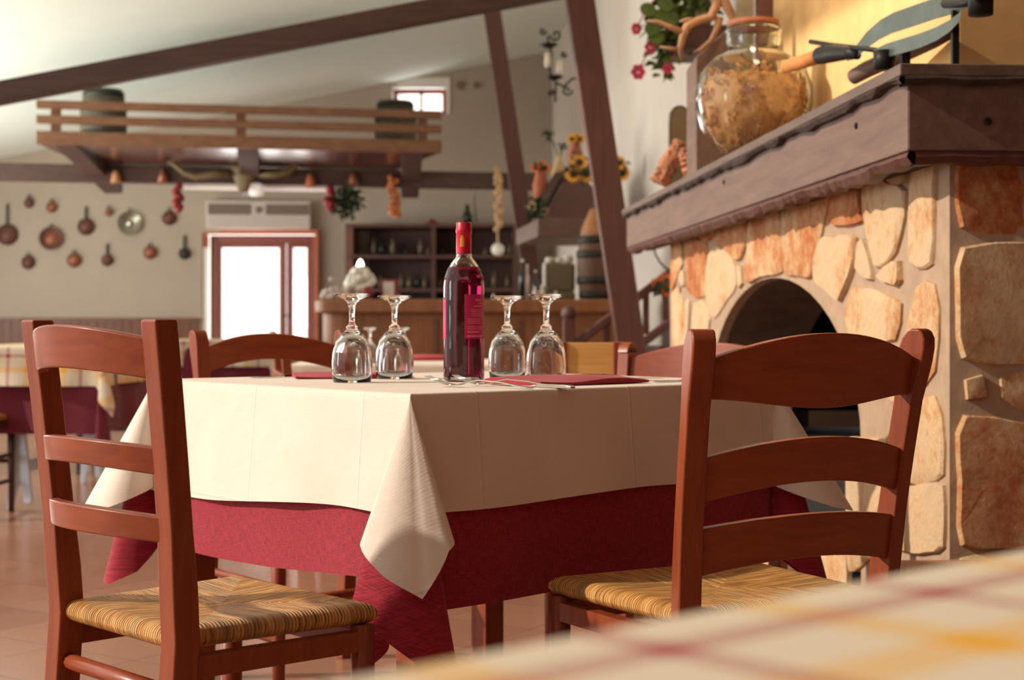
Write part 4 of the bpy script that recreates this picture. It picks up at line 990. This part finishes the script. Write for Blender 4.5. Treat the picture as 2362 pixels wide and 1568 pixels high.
# ------------------------------------------------------------------ tablecloths
def catmull(P, k):
    out = []
    for i in range(len(P)-1):
        p0, p1, p2, p3 = P[max(i-1,0)], P[i], P[i+1], P[min(i+2,len(P)-1)]
        for j in range(k):
            t = j/k; out.append(tuple(.5*((2*b)+(c-a)*t+(2*a-5*b+4*c-d)*t*t+(3*b-a-3*c+d)*t**3) if q < 2 else b+(c-b)*t for q, (a, b, c, d) in enumerate(zip(p0,p1,p2,p3))))
    out.append(tuple(P[-1])); return out
def cloth(name, mat, hx, hy, z, side_drop, flaps, parent=None, rnd=1, flare=.012, wave=.006, lift=0, creases=True, nt=16, inset=0, solid=.0012, uvoff=(0,0)):
    """cloth over a rectangular top; side_drop(k, s) hem drop on side k; flaps: corner fold control points"""
    rg = random.Random(rnd); cs = [(-hx,-hy),(hx,-hy),(hx,hy),(-hx,hy)]
    cols = []    # each column: (base xy, offset xy at hem, drop, uv base, uv dir)
    for k in range(4):
        a = Vector(cs[k]+(0,)); b = Vector(cs[(k+1)%4]+(0,)); d = (b-a).normalized(); nrm = Vector((d.y,-d.x,0)); L = (b-a).length
        lat = None; ph = [rg.uniform(0,6.28) for _ in range(4)]
        m = int(L/.02)
        for i in range(1, m):
            f = i/m; e = min(1, 6*f*(1-f))
            wv = (wave*math.sin(f*L*11+ph[0])+wave*.6*math.sin(f*L*23+ph[1]))*e
            cols.append((a+d*(L*f), nrm*(flare+wv), side_drop(k, f), (a+d*(L*f)), nrm))
        out = (b.normalized() if True else b); c2 = cs[(k+2)%4]
        dn_ = (Vector(c2+(0,))-b).normalized(); n2 = Vector((dn_.y,-dn_.x,0)); out = (nrm+n2).normalized(); lt = (d+dn_).normalized()
        fl = flaps[(k+1)%4]
        pts = catmull(fl, 5)
        for i, (pa_, pb_, dr) in enumerate(pts):
            cols.append((b.copy(), lt*pa_+out*(pb_+flare), dr, b+ (lt*pa_*.3), out))
    mb = MB(); n = len(cols); r = .007; off = Vector(uvoff+(0,))
    rings = [(-.02,0)]+[(-r*(1-math.sin(a)) , -r*(1-math.cos(a))) for a in (0,.5,1.0,1.4)]
    def addv(v, uvp):
        mb.uv[len(mb.v)] = (uvp.x+off.x, uvp.y+off.y); mb.v.append(v)
    for ins, dz_ in rings:
        for (p, o_, dr, ub, ud) in cols:
            ox = Vector((math.copysign(1, p.x) if abs(abs(p.x)-hx) < 1e-5 else 0, math.copysign(1, p.y) if abs(abs(p.y)-hy) < 1e-5 else 0, 0))
            v = p+ox*(ins+lift); addv(Vector((v.x, v.y, z+lift+dz_)), v)
    T = [ (i+1)/nt for i in range(nt)]
    for t_ in T:
        for (p, o_, dr, ub, ud) in cols:
            ox = Vector((math.copysign(1, p.x) if abs(abs(p.x)-hx) < 1e-5 else 0, math.copysign(1, p.y) if abs(abs(p.y)-hy) < 1e-5 else 0, 0))
            v = p+ox*lift+o_*t_
            addv(Vector((v.x, v.y, z+lift-r-(dr-r)*t_)), ub+ud*dr*t_)
    R_ = len(rings)+nt
    for j in range(R_-1):
        for i in range(n): mb.f.append((j*n+i, (j+1)*n+i, (j+1)*n+(i+1)%n, j*n+(i+1)%n))
    # flat top
    o = len(mb.v); cc = Vector((0,0,z+lift)); addv(cc, Vector((0,0,0)))
    for i in range(n): mb.f.append((o, i, (i+1)%n))
    ob = mb.build(name, mat, parent, smooth=True, solid=solid)
    md = ob.modifiers.new('es', 'EDGE_SPLIT'); md.split_angle = math.radians(60)
    return ob

# table one
P0 = Vector((-.164,2.5,0)); TA = math.atan2(.64,.768); tc = P0+(Vector((.768,.64,0))+Vector((-.64,.768,0)))*.45
TT = .767
def table(name, label, loc, rz, hx, hy, ht, mat='chair', leg=.028, legin=.06):
    t = thing(name, label, 'table', loc, rz)
    MB().box((0,0,ht-.014), (hx*2,hy*2,.028)).build('tabletop', mat, t, bevel=.004)
    MB().box((0,-hy+.06,ht-.075), (hx*2-.14,.02,.09)).box((0,hy-.06,ht-.075), (hx*2-.14,.02,.09)).box((-hx+.06,0,ht-.075), (.02,hy*2-.14,.09)).box((hx-.06,0,ht-.075), (.02,hy*2-.14,.09)).build('apron', mat, t)
    for sx in (-1,1):
        for sy in (-1,1): MB().box((sx*(hx-legin),sy*(hy-legin),(ht-.03)/2), (leg*2,leg*2,ht-.03)).build('leg', mat, t, bevel=.004)
    return t
hx = .445
tb = table('dining_table', 'square wooden dining table under white and crimson cloths in the middle', tc, TA, hx-.004, hx-.004, TT-.004)
# sides: k=0 near-right (P-R), k=1 (R-B), k=2 (B-L), k=3 (L-P)
gen_w = [(-.045,-.025,.20),(-.08,.03,.22),(-.072,.085,.238),(-.03,.125,.25),(.03,.13,.255),(.072,.09,.24),(.08,.03,.22),(.045,-.025,.2)]
fl_wL = [(-.04,-.02,.20),(-.07,.05,.22),(-.03,.115,.245),(.02,.12,.258),(.07,.10,.262),(.11,.05,.255),(.10,.0,.235),(.055,-.035,.215)]
fl_rL = [(-.012,-.018,.30),(-.03,.03,.35),(-.02,.085,.39),(.01,.10,.41),(.04,.075,.41),(.035,.02,.385),(.005,-.018,.33)]
fl_wP = [(-.015,.0,.203),(-.048,.02,.215),(-.070,.045,.235),(-.025,.085,.278),(.036,.092,.310),(.073,.06,.24),(.076,.035,.225),(.03,.0,.195)]
wd = lambda k, s: {0:.192-.012*s+.004*math.sin(s*9), 1:.19, 2:.20, 3:.218-.016*s+.010*math.sin(s*5.5+.4)}[k]
gen_r = [(-.008,-.018,.30),(-.035,.02,.35),(-.035,.07,.385),(0,.105,.415),(.035,.07,.40),(.035,.02,.36),(.008,-.018,.33)]
fl_rP = [(-.02,.0,.29),(-.07,.0,.37),(-.088,.015,.415),(-.070,.03,.44),(-.03,.03,.40),(-.05,.04,.33),(-.088,.055,.335),(-.04,.085,.365),(.03,.10,.412),(.074,.075,.44),(.080,.045,.42),(.03,.0,.352)]
rd = lambda k, s: {0:.352-.03*s*s, 1:.33, 2:.32, 3:.325-.018*s+.012*math.sin(s*4)}[k]
rc = cloth('under_tablecloth', 'red_cloth', hx, hx, TT-.003, rd, [fl_rP, gen_r, gen_r, fl_rL], None, 3, .002, .003)
rc.location = tc; rc.rotation_euler = (0,0,TA); tag(rc, 'crimson under-cloth hanging below the white cloth on the middle table', 'tablecloth')
wc = cloth('white_tablecloth', 'white_cloth', hx, hx, TT-.0005, wd, [fl_wP, gen_w, gen_w, fl_wL], None, 5, .017, .004, lift=.0005, solid=.0009)
wc.location = tc+Vector((0,0,0)); wc.rotation_euler = (0,0,TA); tag(wc, 'white overcloth with pointed hanging corners on the middle table', 'tablecloth')
TZ = TT+.0005

# foreground table
Q0 = Vector((-.065,.49,0)); qd = Vector((.325,.30,0)).normalized(); qn = Vector((qd.y,-qd.x,0))
FA = math.atan2(qd.y, qd.x); fh = .45
fcn = Q0+qd*.30+qn*fh
ft = table('dining_table', 'wooden table under the plaid cloth in the blurred right foreground', fcn, FA, fh*1.2-.005, fh-.005, TT-.004)
pc = cloth('plaid_tablecloth', 'plaid', fh*1.2, fh, TT-.002, lambda k, s: .22, [gen_w]*4, None, 8, .01, .006)
pc.location = fcn; pc.rotation_euler = (0,0,FA); tag(pc, 'cream cloth with yellow and burgundy plaid in the blurred foreground', 'tablecloth')
# second table
def R2(a): return (math.cos(a), math.sin(a))
T2 = Vector((-.42,6.75,0)); h2 = .50
table('dining_table', 'wooden table under a white cloth directly behind the middle table', T2, .05, h2-.005, h2-.005, .716)
c2 = cloth('white_tablecloth', 'white_cloth', h2, h2, .72, lambda k, s: .20, [gen_w]*4, None, 11, .02, .006); c2.location = T2; c2.rotation_euler = (0,0,.05)
tag(c2, 'white cloth on the blurred table just behind the wine glasses', 'tablecloth')
c2 = cloth('under_tablecloth', 'maroon', h2-.003, h2-.003, .717, lambda k, s: .33, [gen_r]*4, None, 12, .01, .006); c2.location = T2; c2.rotation_euler = (0,0,.05)
tag(c2, 'dark red under-cloth on the blurred table behind the wine glasses', 'tablecloth')
# left far tables on painted trestles
def far_table(loc, hx_, hy_, lab1, lab2, lab3):
    t = thing('trestle_table', lab1, 'table', loc); ht = .775
    MB().box((0,0,ht-.02), (hx_*2-.01,hy_*2-.01,.03)).build('tabletop', 'bluewhite', t)
    for sy in (-1,1):
        ww = .05; y = sy*(hy_-.12)
        for cx in (0,):
            pts = [(-.045,.70),(-.035,.5),(-.05,.42),(-.03,.36),(-.052,.2),(-.055,.0),(-.03,.0),(-.022,.05),(0,.13),(.02,.10),(.025,.04),(.05,.03),(.062,.05),(.045,.22),(.03,.36),(.05,.42),(.035,.5),(.045,.70)]
            MB().prism([(cx+x, y, z) for x, z in pts], (0,.03,0)).build('leg', 'bluewhite', t, bevel=.004)
        MB().box((0,y+.01,.70), (hx_*1.6,.03,.10)).build('cross_rail', 'bluewhite', t)
    MB().box((0,0,.2), (.03,hy_*1.6,.05)).build('stretcher', 'bluewhite', t)
    g = [(-.01,0,.22),(-.04,.03,.25),(0,.08,.32),(.04,.03,.25),(.01,0,.22)]; g2 = [(-.01,0,.38),(-.04,.02,.42),(0,.05,.48),(.04,.02,.42),(.01,0,.38)]
    o = cloth('plaid_tablecloth', 'plaid', hx_, hy_, ht, lambda k, s: .18, [g]*4, None, 21, .02, .02); o.location = loc; tag(o, lab2, 'tablecloth')
    o = cloth('under_tablecloth', 'maroon', hx_-.004, hy_-.004, ht-.004, lambda k, s: .40, [g2]*4, None, 22, .01, .02); o.location = loc; tag(o, lab3, 'tablecloth')
far_table(Vector((-2.33,8.0,0)), .42, .75, 'pale painted trestle table at far left behind the left chair', 'yellow and cream checked cloth on the leftmost far table', 'maroon under-cloth on the leftmost far table')
far_table(Vector((-2.05,11.2,0)), .42, .6, 'pale painted trestle table farther back at left, near the panelled wall', 'yellow checked cloth on the farther of the two left tables', 'maroon under-cloth on the farther of the two left tables')

# ------------------------------------------------------------------ chairs
def slat(t, name, w_, z, yoff, bow, mat='chair_x', th=.018, lean=lambda z: 0, n=16):
    """z = (end_low, end_high, mid_low, mid_high)"""
    mb = MB(); prev = None
    for i in range(n+1):
        f = i/n*2-1; q = 1-f*f
        lo = z[0]+(z[2]-z[0])*q; hi = z[1]+(z[3]-z[1])*q
        if len(z) > 4: lo = z[0]+(z[2]-z[0])*(.5+.5*math.cos(math.pi*f))*1.0
        x = f*w_; o = len(mb.v)
        for zz in (lo, hi):
            y = yoff-bow*q+lean(zz); mb.v += [Vector((x,y-th/2,zz)), Vector((x,y+th/2,zz))]
        if prev is not None:
            p = prev; mb.f += [(p,p+2,o+2,o),(p+1,o+1,o+3,p+3),(p+2,p+3,o+3,o+2),(p,o,o+1,p+1)]
        prev = o
    mb.f += [(0,1,3,2),(prev+1,prev,prev+2,prev+3)]
    return mb.build(name, mat, t, bevel=.003)
def chair(label, loc, yaw, psi=0, wb=.345, wf=.41, dp=.34, top=.885, slats=(), lean=.055, splay=.014, round_top=False, mat='chair', matx='chair_x', group=None, seatw=None, post=.036, bow=.03, pd=.030, stretch=True, simple=False):
    """local +y looks forward; origin on the floor between the rear posts"""
    t = thing('dining_chair', label, 'chair', loc, yaw, group)
    ln = lambda z: 0 if z < .45 else -lean*((z-.45)/.43)**1.25
    for s in (-1,1):
        mb = MB(); prev = None; zs = [0,.2,.45,.52,.6,.68,.76,.82]+([top-.03,top-.015,top-.005,top] if round_top else [top])
        for z in zs:
            x = s*(wb/2+splay*max(0,(z-.45)/.43)); y = ln(z)-(.03*(1-z/.45) if z < .45 else 0); wq = post/2; dq = pd/2*(1.25 if z < .6 else 1.1)
            if round_top and z > top-.04:
                q = math.sqrt(max(.02,1-((z-(top-.03))/.031)**2)); dq = pd/2*1.5*q
            elif round_top and z > .8: dq = pd/2*1.5
            o = len(mb.v); cp, sp_ = math.cos(s*psi), math.sin(s*psi); mb.v += [Vector((x+a*cp-b*sp_, y+a*sp_+b*cp, z)) for a, b in ((-wq,-dq),(wq,-dq),(wq,dq),(-wq,dq))]
            if prev is not None:
                for j in range(4): mb.f.append((prev+j, prev+(j+1)%4, o+(j+1)%4, o+j))
            prev = o
        mb.f += [(3,2,1,0),(prev,prev+1,prev+2,prev+3)]
        mb.build('rear_leg', mat, t, bevel=.004)
    for z in slats: slat(t, 'back_slat', wb/2+splay*.6, z, .0, bow, matx, lean=ln)
    for s in (-1,1):
        MB().tube([(s*wf/2*.95,dp,0),(s*wf/2*.95,dp,.25),(s*wf/2*.95,dp,.435)], [.014,.017,.018], 10).build('front_leg', mat, t, smooth=True)
        MB().bar((s*(wb/2),0,.412),(s*wf/2*.95,dp,.412),.022,.03).build('seat_rail', mat, t)
        if stretch:
            for z in (.15,.27): MB().tube([(s*(wb/2),-.015,z),(s*wf/2*.95,dp,z)], .010, 8).build('side_stretcher', mat, t, smooth=True)
    MB().bar((-wf/2*.95,dp,.412),(wf/2*.95,dp,.412),.022,.03).build('seat_rail', mat, t)
    MB().tube([(-wb/2,-.005,.375),(wb/2,-.005,.375)], .012, 10).build('back_stretcher', matx, t, smooth=True)
    MB().tube([(-wf/2*.95,dp,.24),(wf/2*.95,dp,.24)], .011, 10).build('front_stretcher', mat, t, smooth=True)
    # woven seat: puffed edge, gently hollow envelope
    mb = MB(); N = 32; y0 = -.012; y1 = dp+.02
    def sp(u, v, lay):
        ww = (wb/2-.004)+(wf/2+.005-wb/2)*v; x = u*ww; y = y0+(y1-y0)*v
        e = max(abs(u), abs(2*v-1)); rim = max(0,(e-.88)/.12)
        hz = .0150*math.sqrt(max(0,1-rim**2))
        dip = .012*(1-e)
        mid = .450
        return Vector((x,y,(mid+hz*1.15-dip*.8 if lay else mid-hz*1.1)))
    for lay in (1,0):
        for j in range(N+1):
            for i in range(N+1): 
                # concentrate samples on the rim
                f = lambda q: math.sin(q*math.pi/2)
                u = f(2*i/N-1); v = (f(2*j/N-1)+1)/2
                mb.v.append(sp(u, v, lay))
    M1 = (N+1)**2; g = lambda i, j, l: l*M1+j*(N+1)+i
    for j in range(N):
        for i in range(N):
            mb.f.append((g(i,j,0),g(i+1,j,0),g(i+1,j+1,0),g(i,j+1,0))); mb.f.append((g(i,j,1),g(i,j+1,1),g(i+1,j+1,1),g(i+1,j,1)))
    for i in range(N):
        mb.f += [(g(i,0,0),g(i,0,1),g(i+1,0,1),g(i+1,0,0)),(g(i+1,N,0),g(i+1,N,1),g(i,N,1),g(i,N,0)),(g(0,i+1,0),g(0,i+1,1),g(0,i,1),g(0,i,0)),(g(N,i,0),g(N,i,1),g(N,i+1,1),g(N,i+1,0))]
    mb.build('rush_seat', 'rush', t, smooth=True)
    return t
def yaw_of(fx, fy): return math.atan2(fy, fx)-math.pi/2
lad = ((.803,.858,.818,.878),(.674,.712,.686,.722),(.583,.618,.59,.628))
chair('ladder-back chair with rush seat at left, square-topped posts, nearest on the left', (-.560,2.232,0), yaw_of(.73,.683), slats=lad, bow=.055, dp=.30, wf=.37, wb=.325, lean=.040, splay=.013, post=.040, pd=.032)
wavy = ((.772,.826,.756,.866,1),(.618,.684,.648,.714),(.510,.582,.535,.600))
chair('chair with round-topped posts and wavy top rail at the near right of the table', (.415,2.35,0), yaw_of(-.49,.87), wb=.375, top=.872, slats=wavy, splay=.020, lean=.065, round_top=True, post=.036, pd=.030, bow=.035, psi=.31)
arc = ((.752,.815,.79,.856),(.64,.69,.66,.71),(.53,.58,.55,.60))
chair('chair behind the table at left, arched rail before the bright door', (-.585,3.98,0), yaw_of(.60,-.80), wb=.40, top=.865, slats=arc, round_top=True, bow=.03, splay=.01)
chair('chair on the far right side of the table with sunlit glossy orange rail', (.467,3.99,0), yaw_of(-.66,-.75), wb=.48, top=.832, slats=((.70,.785,.73,.832),(.60,.64,.62,.66)), bow=.04, splay=.01, round_top=True)
chair('pale wooden chair beyond the table between the right glasses and the bright rail', (.236,4.7,0), yaw_of(.1,1), wb=.17, wf=.3, dp=.3, top=.828, slats=((.70,.825,.70,.825),(.55,.6,.56,.61)), mat='chair', matx='pale', bow=.0, splay=.0, lean=.03, post=.03)
chair('chair at the second table whose slim post shows under the far left rail', (-.85,5.9,0), yaw_of(.9,.2), wb=.40, top=.82, slats=arc, lean=.03)
chair('dark chair cut off by the left edge, before the leftmost far table', (-2.55,7.0,0), yaw_of(0,1), wb=.36, top=.80, slats=((.70,.77,.72,.79),(.58,.62,.6,.64)), mat='dark_chair', matx='dark_chair', lean=.03)
chair('dark chair between the two far left tables, thin black post', (-2.36,9.2,0), yaw_of(0,1), wb=.36, top=.80, slats=((.70,.77,.72,.79),(.58,.62,.6,.64)), mat='dark_chair', matx='dark_chair', lean=.02)

# ------------------------------------------------------------------ table setting
def gl_profile():
    return [(.0362,0),(.0385,.016),(.0392,.034),(.0375,.056),(.0315,.078),(.0215,.092),(.0125,.0985),(.0105,.103),(.0115,.106),(.0065,.111),(.0052,.125),(.0062,.14),(.0085,.151),(.0150,.1575),(.0335,.1655),(.0350,.1680),(.0345,.1695),(.0250,.1680),(.0100,.1672),(0,.1670)]
def goblet(label, loc, group, s=1):
    inner = [(0,.0945),(.010,.0935),(.0195,.0885),(.0295,.076),(.0355,.056),(.0374,.034),(.0369,.016),(.0350,0)]
    o = MB().lathe([(r*s,z*s) for r, z in inner+gl_profile()], n=40).build('wine_glass', 'glass', smooth=True)
    o.location = loc; return tag(o, label, 'glass', group)
def onT(px, d): return Vector(((px-CX)/F*d, d, TZ+.0006))
goblet('upturned glass nearest the left edge of the table, leftmost of the front four', onT(812,3.0), 'upturned wine glasses on the middle table')
goblet('upturned glass just left of the wine bottle', onT(910,3.2), 'upturned wine glasses on the middle table')
goblet('upturned glass just right of the wine bottle', onT(1170,3.22), 'upturned wine glasses on the middle table')
goblet('upturned glass at right end, beside the crimson napkin and pale chair', onT(1260,3.05), 'upturned wine glasses on the middle table')
for px, lab in ((853,'blurred upturned glass on the rear table seen past the leftmost glass'),(930,'blurred upturned glass on the rear table seen past the second glass')):
    v = W(px,0,6.42); goblet(lab, (v.x,6.42,.7215), 'upturned glasses on the rear table', .86)
# bottle
bo = thing('wine_bottle', 'rose wine bottle with crimson foil and magenta back label', 'bottle', onT(1070,3.06))
out = [(0,.004),(.02,.0),(.036,0),(.0395,.004),(.0400,.012),(.0400,.185),(.0385,.200),(.0330,.218),(.0240,.232),(.0165,.241),(.0142,.25),(.0140,.305),(.0135,.309),(0,.309)]
inn = [(0,.302),(.0105,.302),(.0110,.25),(.0135,.241),(.0210,.230),(.0300,.216),(.0352,.199),(.0368,.185),(.0368,.014),(.034,.009),(0,.014)]
MB().lathe([(.0001,.0)]+out[1:-1]+[(.0001,.309)], n=56).lathe([(r,z) for r, z in inn], n=56).build('bottle_glass', 'bglass', bo, smooth=True)
wi = [(0,.0135),(.034,.0085),(.0371,.0136),(.0371,.185),(.0355,.199),(.0303,.2162),(.0266,.222),(0,.222)]
MB().lathe(wi, n=56).build('wine', 'wine', bo, smooth=True)
MB().lathe([(.0148,.249),(.0150,.256),(.0148,.288),(.0158,.290),(.0158,.297),(.0150,.299),(.0152,.309),(.0140,.3105),(0,.3108)], n=36).build('foil_capsule', 'capsule', bo, smooth=True)
def patch(r, a0, a1, z0, z1, nm, mat, par, n=16):
    mb = MB()
    for i in range(n+1):
        a = a0+(a1-a0)*i/n; x, y = math.sin(a), -math.cos(a)
        mb.v += [Vector((x*r,y*r,z0)),Vector((x*r,y*r,z1)),Vector((x*(r+.0003),y*(r+.0003),z1)),Vector((x*(r+.0003),y*(r+.0003),z0))]
        if i:
            o = 4*i
            for j in range(4): mb.f.append((o-4+j, o+j, o+(j+1)%4, o-4+(j+1)%4))
    mb.f += [(0,1,2,3),(4*n+3,4*n+2,4*n+1,4*n)]
    return mb.build(nm, mat, par, smooth=False)
lb = patch(.04005, .06, 1.42, .083, .169, 'back_label', 'label', bo)
patch(.04005, -2.2, -1.02, .083, .160, 'front_label', 'label', bo)
for i, (z, a0, a1, h) in enumerate(((.158,.62,1.0,.004),(.152,.75,1.05,.002),(.146,.5,1.1,.002),(.139,.4,1.15,.0015),(.135,.42,1.1,.0015),(.131,.4,1.15,.0015),(.127,.42,1.12,.0015),(.121,.2,.95,.0015),(.117,.2,.9,.0015),(.113,.22,.95,.0015),(.106,.2,1.1,.0015),(.102,.2,1.05,.0015),(.096,.2,.85,.0028),(.088,.2,1.15,.0028))):
    patch(.0404, a0, a1, z-h/2, z+h/2, 'print_line', 'print', lb, 8)
patch(.01505, -.45, .05, .262, .280, 'gold_crest', 'gold', bo, 6); patch(.0152, -.35, -.05, .280, .284, 'gold_crest', 'gold', bo, 4)
# napkins
def napkin(label, ctr, rz, sx, sy, h=.011, twist=.0):
    """folded square of cloth: stacked layers sharing one soft fold, the open edges lifting a little"""
    t = MB(); n = 14; ex = []
    prof = []
    for i in range(n+1):
        f = i/n; prof.append((-sx/2+sx*f, h*(.75+.35*math.sin(f*2.6+.3))))
    rows = 9
    for j in range(rows+1):
        g = j/rows; y = -sy/2+sy*g; ed = 1-abs(2*g-1)**6
        for (x, z) in prof: t.v.append(Vector((x+twist*(g-.5), y, .0012+z*(.55+.45*ed)+.003*math.sin(x*26+g*5))))
    for j in range(rows+1):
        g = j/rows; y = -sy/2+sy*g
        for (x, z) in prof: t.v.append(Vector((x+twist*(g-.5), y, .0006)))
    m1 = n+1; o = (rows+1)*m1
    for j in range(rows):
        for i in range(n):
            t.f.append((j*m1+i, j*m1+i+1, (j+1)*m1+i+1, (j+1)*m1+i)); t.f.append((o+j*m1+i, o+(j+1)*m1+i, o+(j+1)*m1+i+1, o+j*m1+i+1))
    for i in range(n): t.f += [(i+1,i,o+i,o+i+1),(rows*m1+i,rows*m1+i+1,o+rows*m1+i+1,o+rows*m1+i)]
    for j in range(rows): t.f += [(j*m1,(j+1)*m1,o+(j+1)*m1,o+j*m1),((j+1)*m1+n,j*m1+n,o+j*m1+n,o+(j+1)*m1+n)]
    for i, v in enumerate(t.v): t.uv[i] = (v.x, v.y)
    r_ = thing('folded_napkin', label, 'napkin', ctr, rz, 'crimson napkins')
    t.build('folded_cloth', 'napkin', r_, smooth=False, bevel=.0015)
    return r_
nk = napkin('large crimson folded napkin in front of the two right glasses', (.105,2.93,TZ+.0005), TA+.06, .29, .15, .012)
napkin('crimson folded napkin lying behind the two left glasses', (-.335,3.26,TZ+.0005), TA-.5, .24, .13, .008)
v = W(1000,0,6.9); napkin('blurred crimson napkin on the rear table left of the bottle', (v.x-.02,6.95,.7215), .1, .30, .15, .02)
# cutlery
def fork(label, a, b, tilt=.02):
    a = Vector(a); b = Vector(b); L = (b-a).length; d = (b-a).normalized(); l = d.cross(Vector((0,0,1))).normalized()
    t = thing('fork', label, 'fork', a, 0, 'steel forks beside the napkin')
    def P_(f, w_, z): return d*(f*L)+l*w_+Vector((0,0,z))
    for k in (-1.5,-.5,.5,1.5):
        MB().tube([P_(0,k*.0060,.019),P_(.10,k*.0062,.011),P_(.2,k*.0064,.005),P_(.26,k*.0060,.0035)], [.0007,.0012,.0013,.0014], 6).build('tine', 'steel', t, smooth=True)
    mb = MB(); prev = None
    for f, w_, z, th in ((.24,.0110,.0035,.0014),(.29,.0112,.003,.0016),(.33,.008,.004,.002),(.38,.0035,.0075,.002),(.5,.003,.012,.002),(.7,.004,.009,.0022),(.88,.0075,.003,.0022),(.97,.0085,.0015,.002),(1.0,.004,.001,.0015)):
        o = len(mb.v); mb.v += [P_(f,-w_,z),P_(f,w_,z),P_(f,w_,z+th),P_(f,-w_,z+th)]
        if prev is not None:
            for j in range(4): mb.f.append((prev+j, prev+(j+1)%4, o+(j+1)%4, o+j))
        prev = o
    mb.f += [(3,2,1,0),(prev,prev+1,prev+2,prev+3)]; mb.build('handle', 'steel', t, smooth=True, bevel=.0006); return t
fork('steel fork whose tines point left of the bottle base, leftmost of two', (-.152,2.80,TZ), (.035,2.685,TZ))
fork('steel fork directly in front of the bottle base, right of the other fork', (-.104,2.84,TZ), (.085,2.735,TZ))
def knife(label, a, b, mt='steel'):
    a = Vector(a); b = Vector(b); L = (b-a).length; d = (b-a).normalized(); l = d.cross(Vector((0,0,1))).normalized()
    t = thing('table_knife', label, 'knife', a, 0, 'steel knives')
    for nm, seq in (('blade',((0,.001,.001,.001),(.1,.008,.001,.0012),(.5,.009,.001,.0015),(.56,.005,.001,.003))),('handle',((.56,.005,.0005,.005),(.7,.006,.0005,.006),(.95,.0075,.0005,.006),(1,.005,.0005,.004)))):
        mb = MB(); prev = None
        for f, w_, z, th in seq:
            p = d*(f*L); o = len(mb.v); mb.v += [p-l*w_+Z(z),p+l*w_+Z(z),p+l*w_+Z(z+th),p-l*w_+Z(z+th)]
            if prev is not None:
                for j in range(4): mb.f.append((prev+j, prev+(j+1)%4, o+(j+1)%4, o+j))
            prev = o
        mb.f += [(3,2,1,0),(prev,prev+1,prev+2,prev+3)]; mb.build(nm, mt if nm == 'handle' else 'steel', t, bevel=.0006)
knife('steel knife lying across the left corner of the large napkin', (-.03,2.86,TZ), (.105,2.685,TZ))
knife('knife with black handle end at the left edge beside the left napkin', (-.54,3.22,TZ), (-.44,3.36,TZ), 'blacksteel')
knife('steel knife at the right side beyond the large napkin', (.27,2.98,TZ), (.39,3.10,TZ))
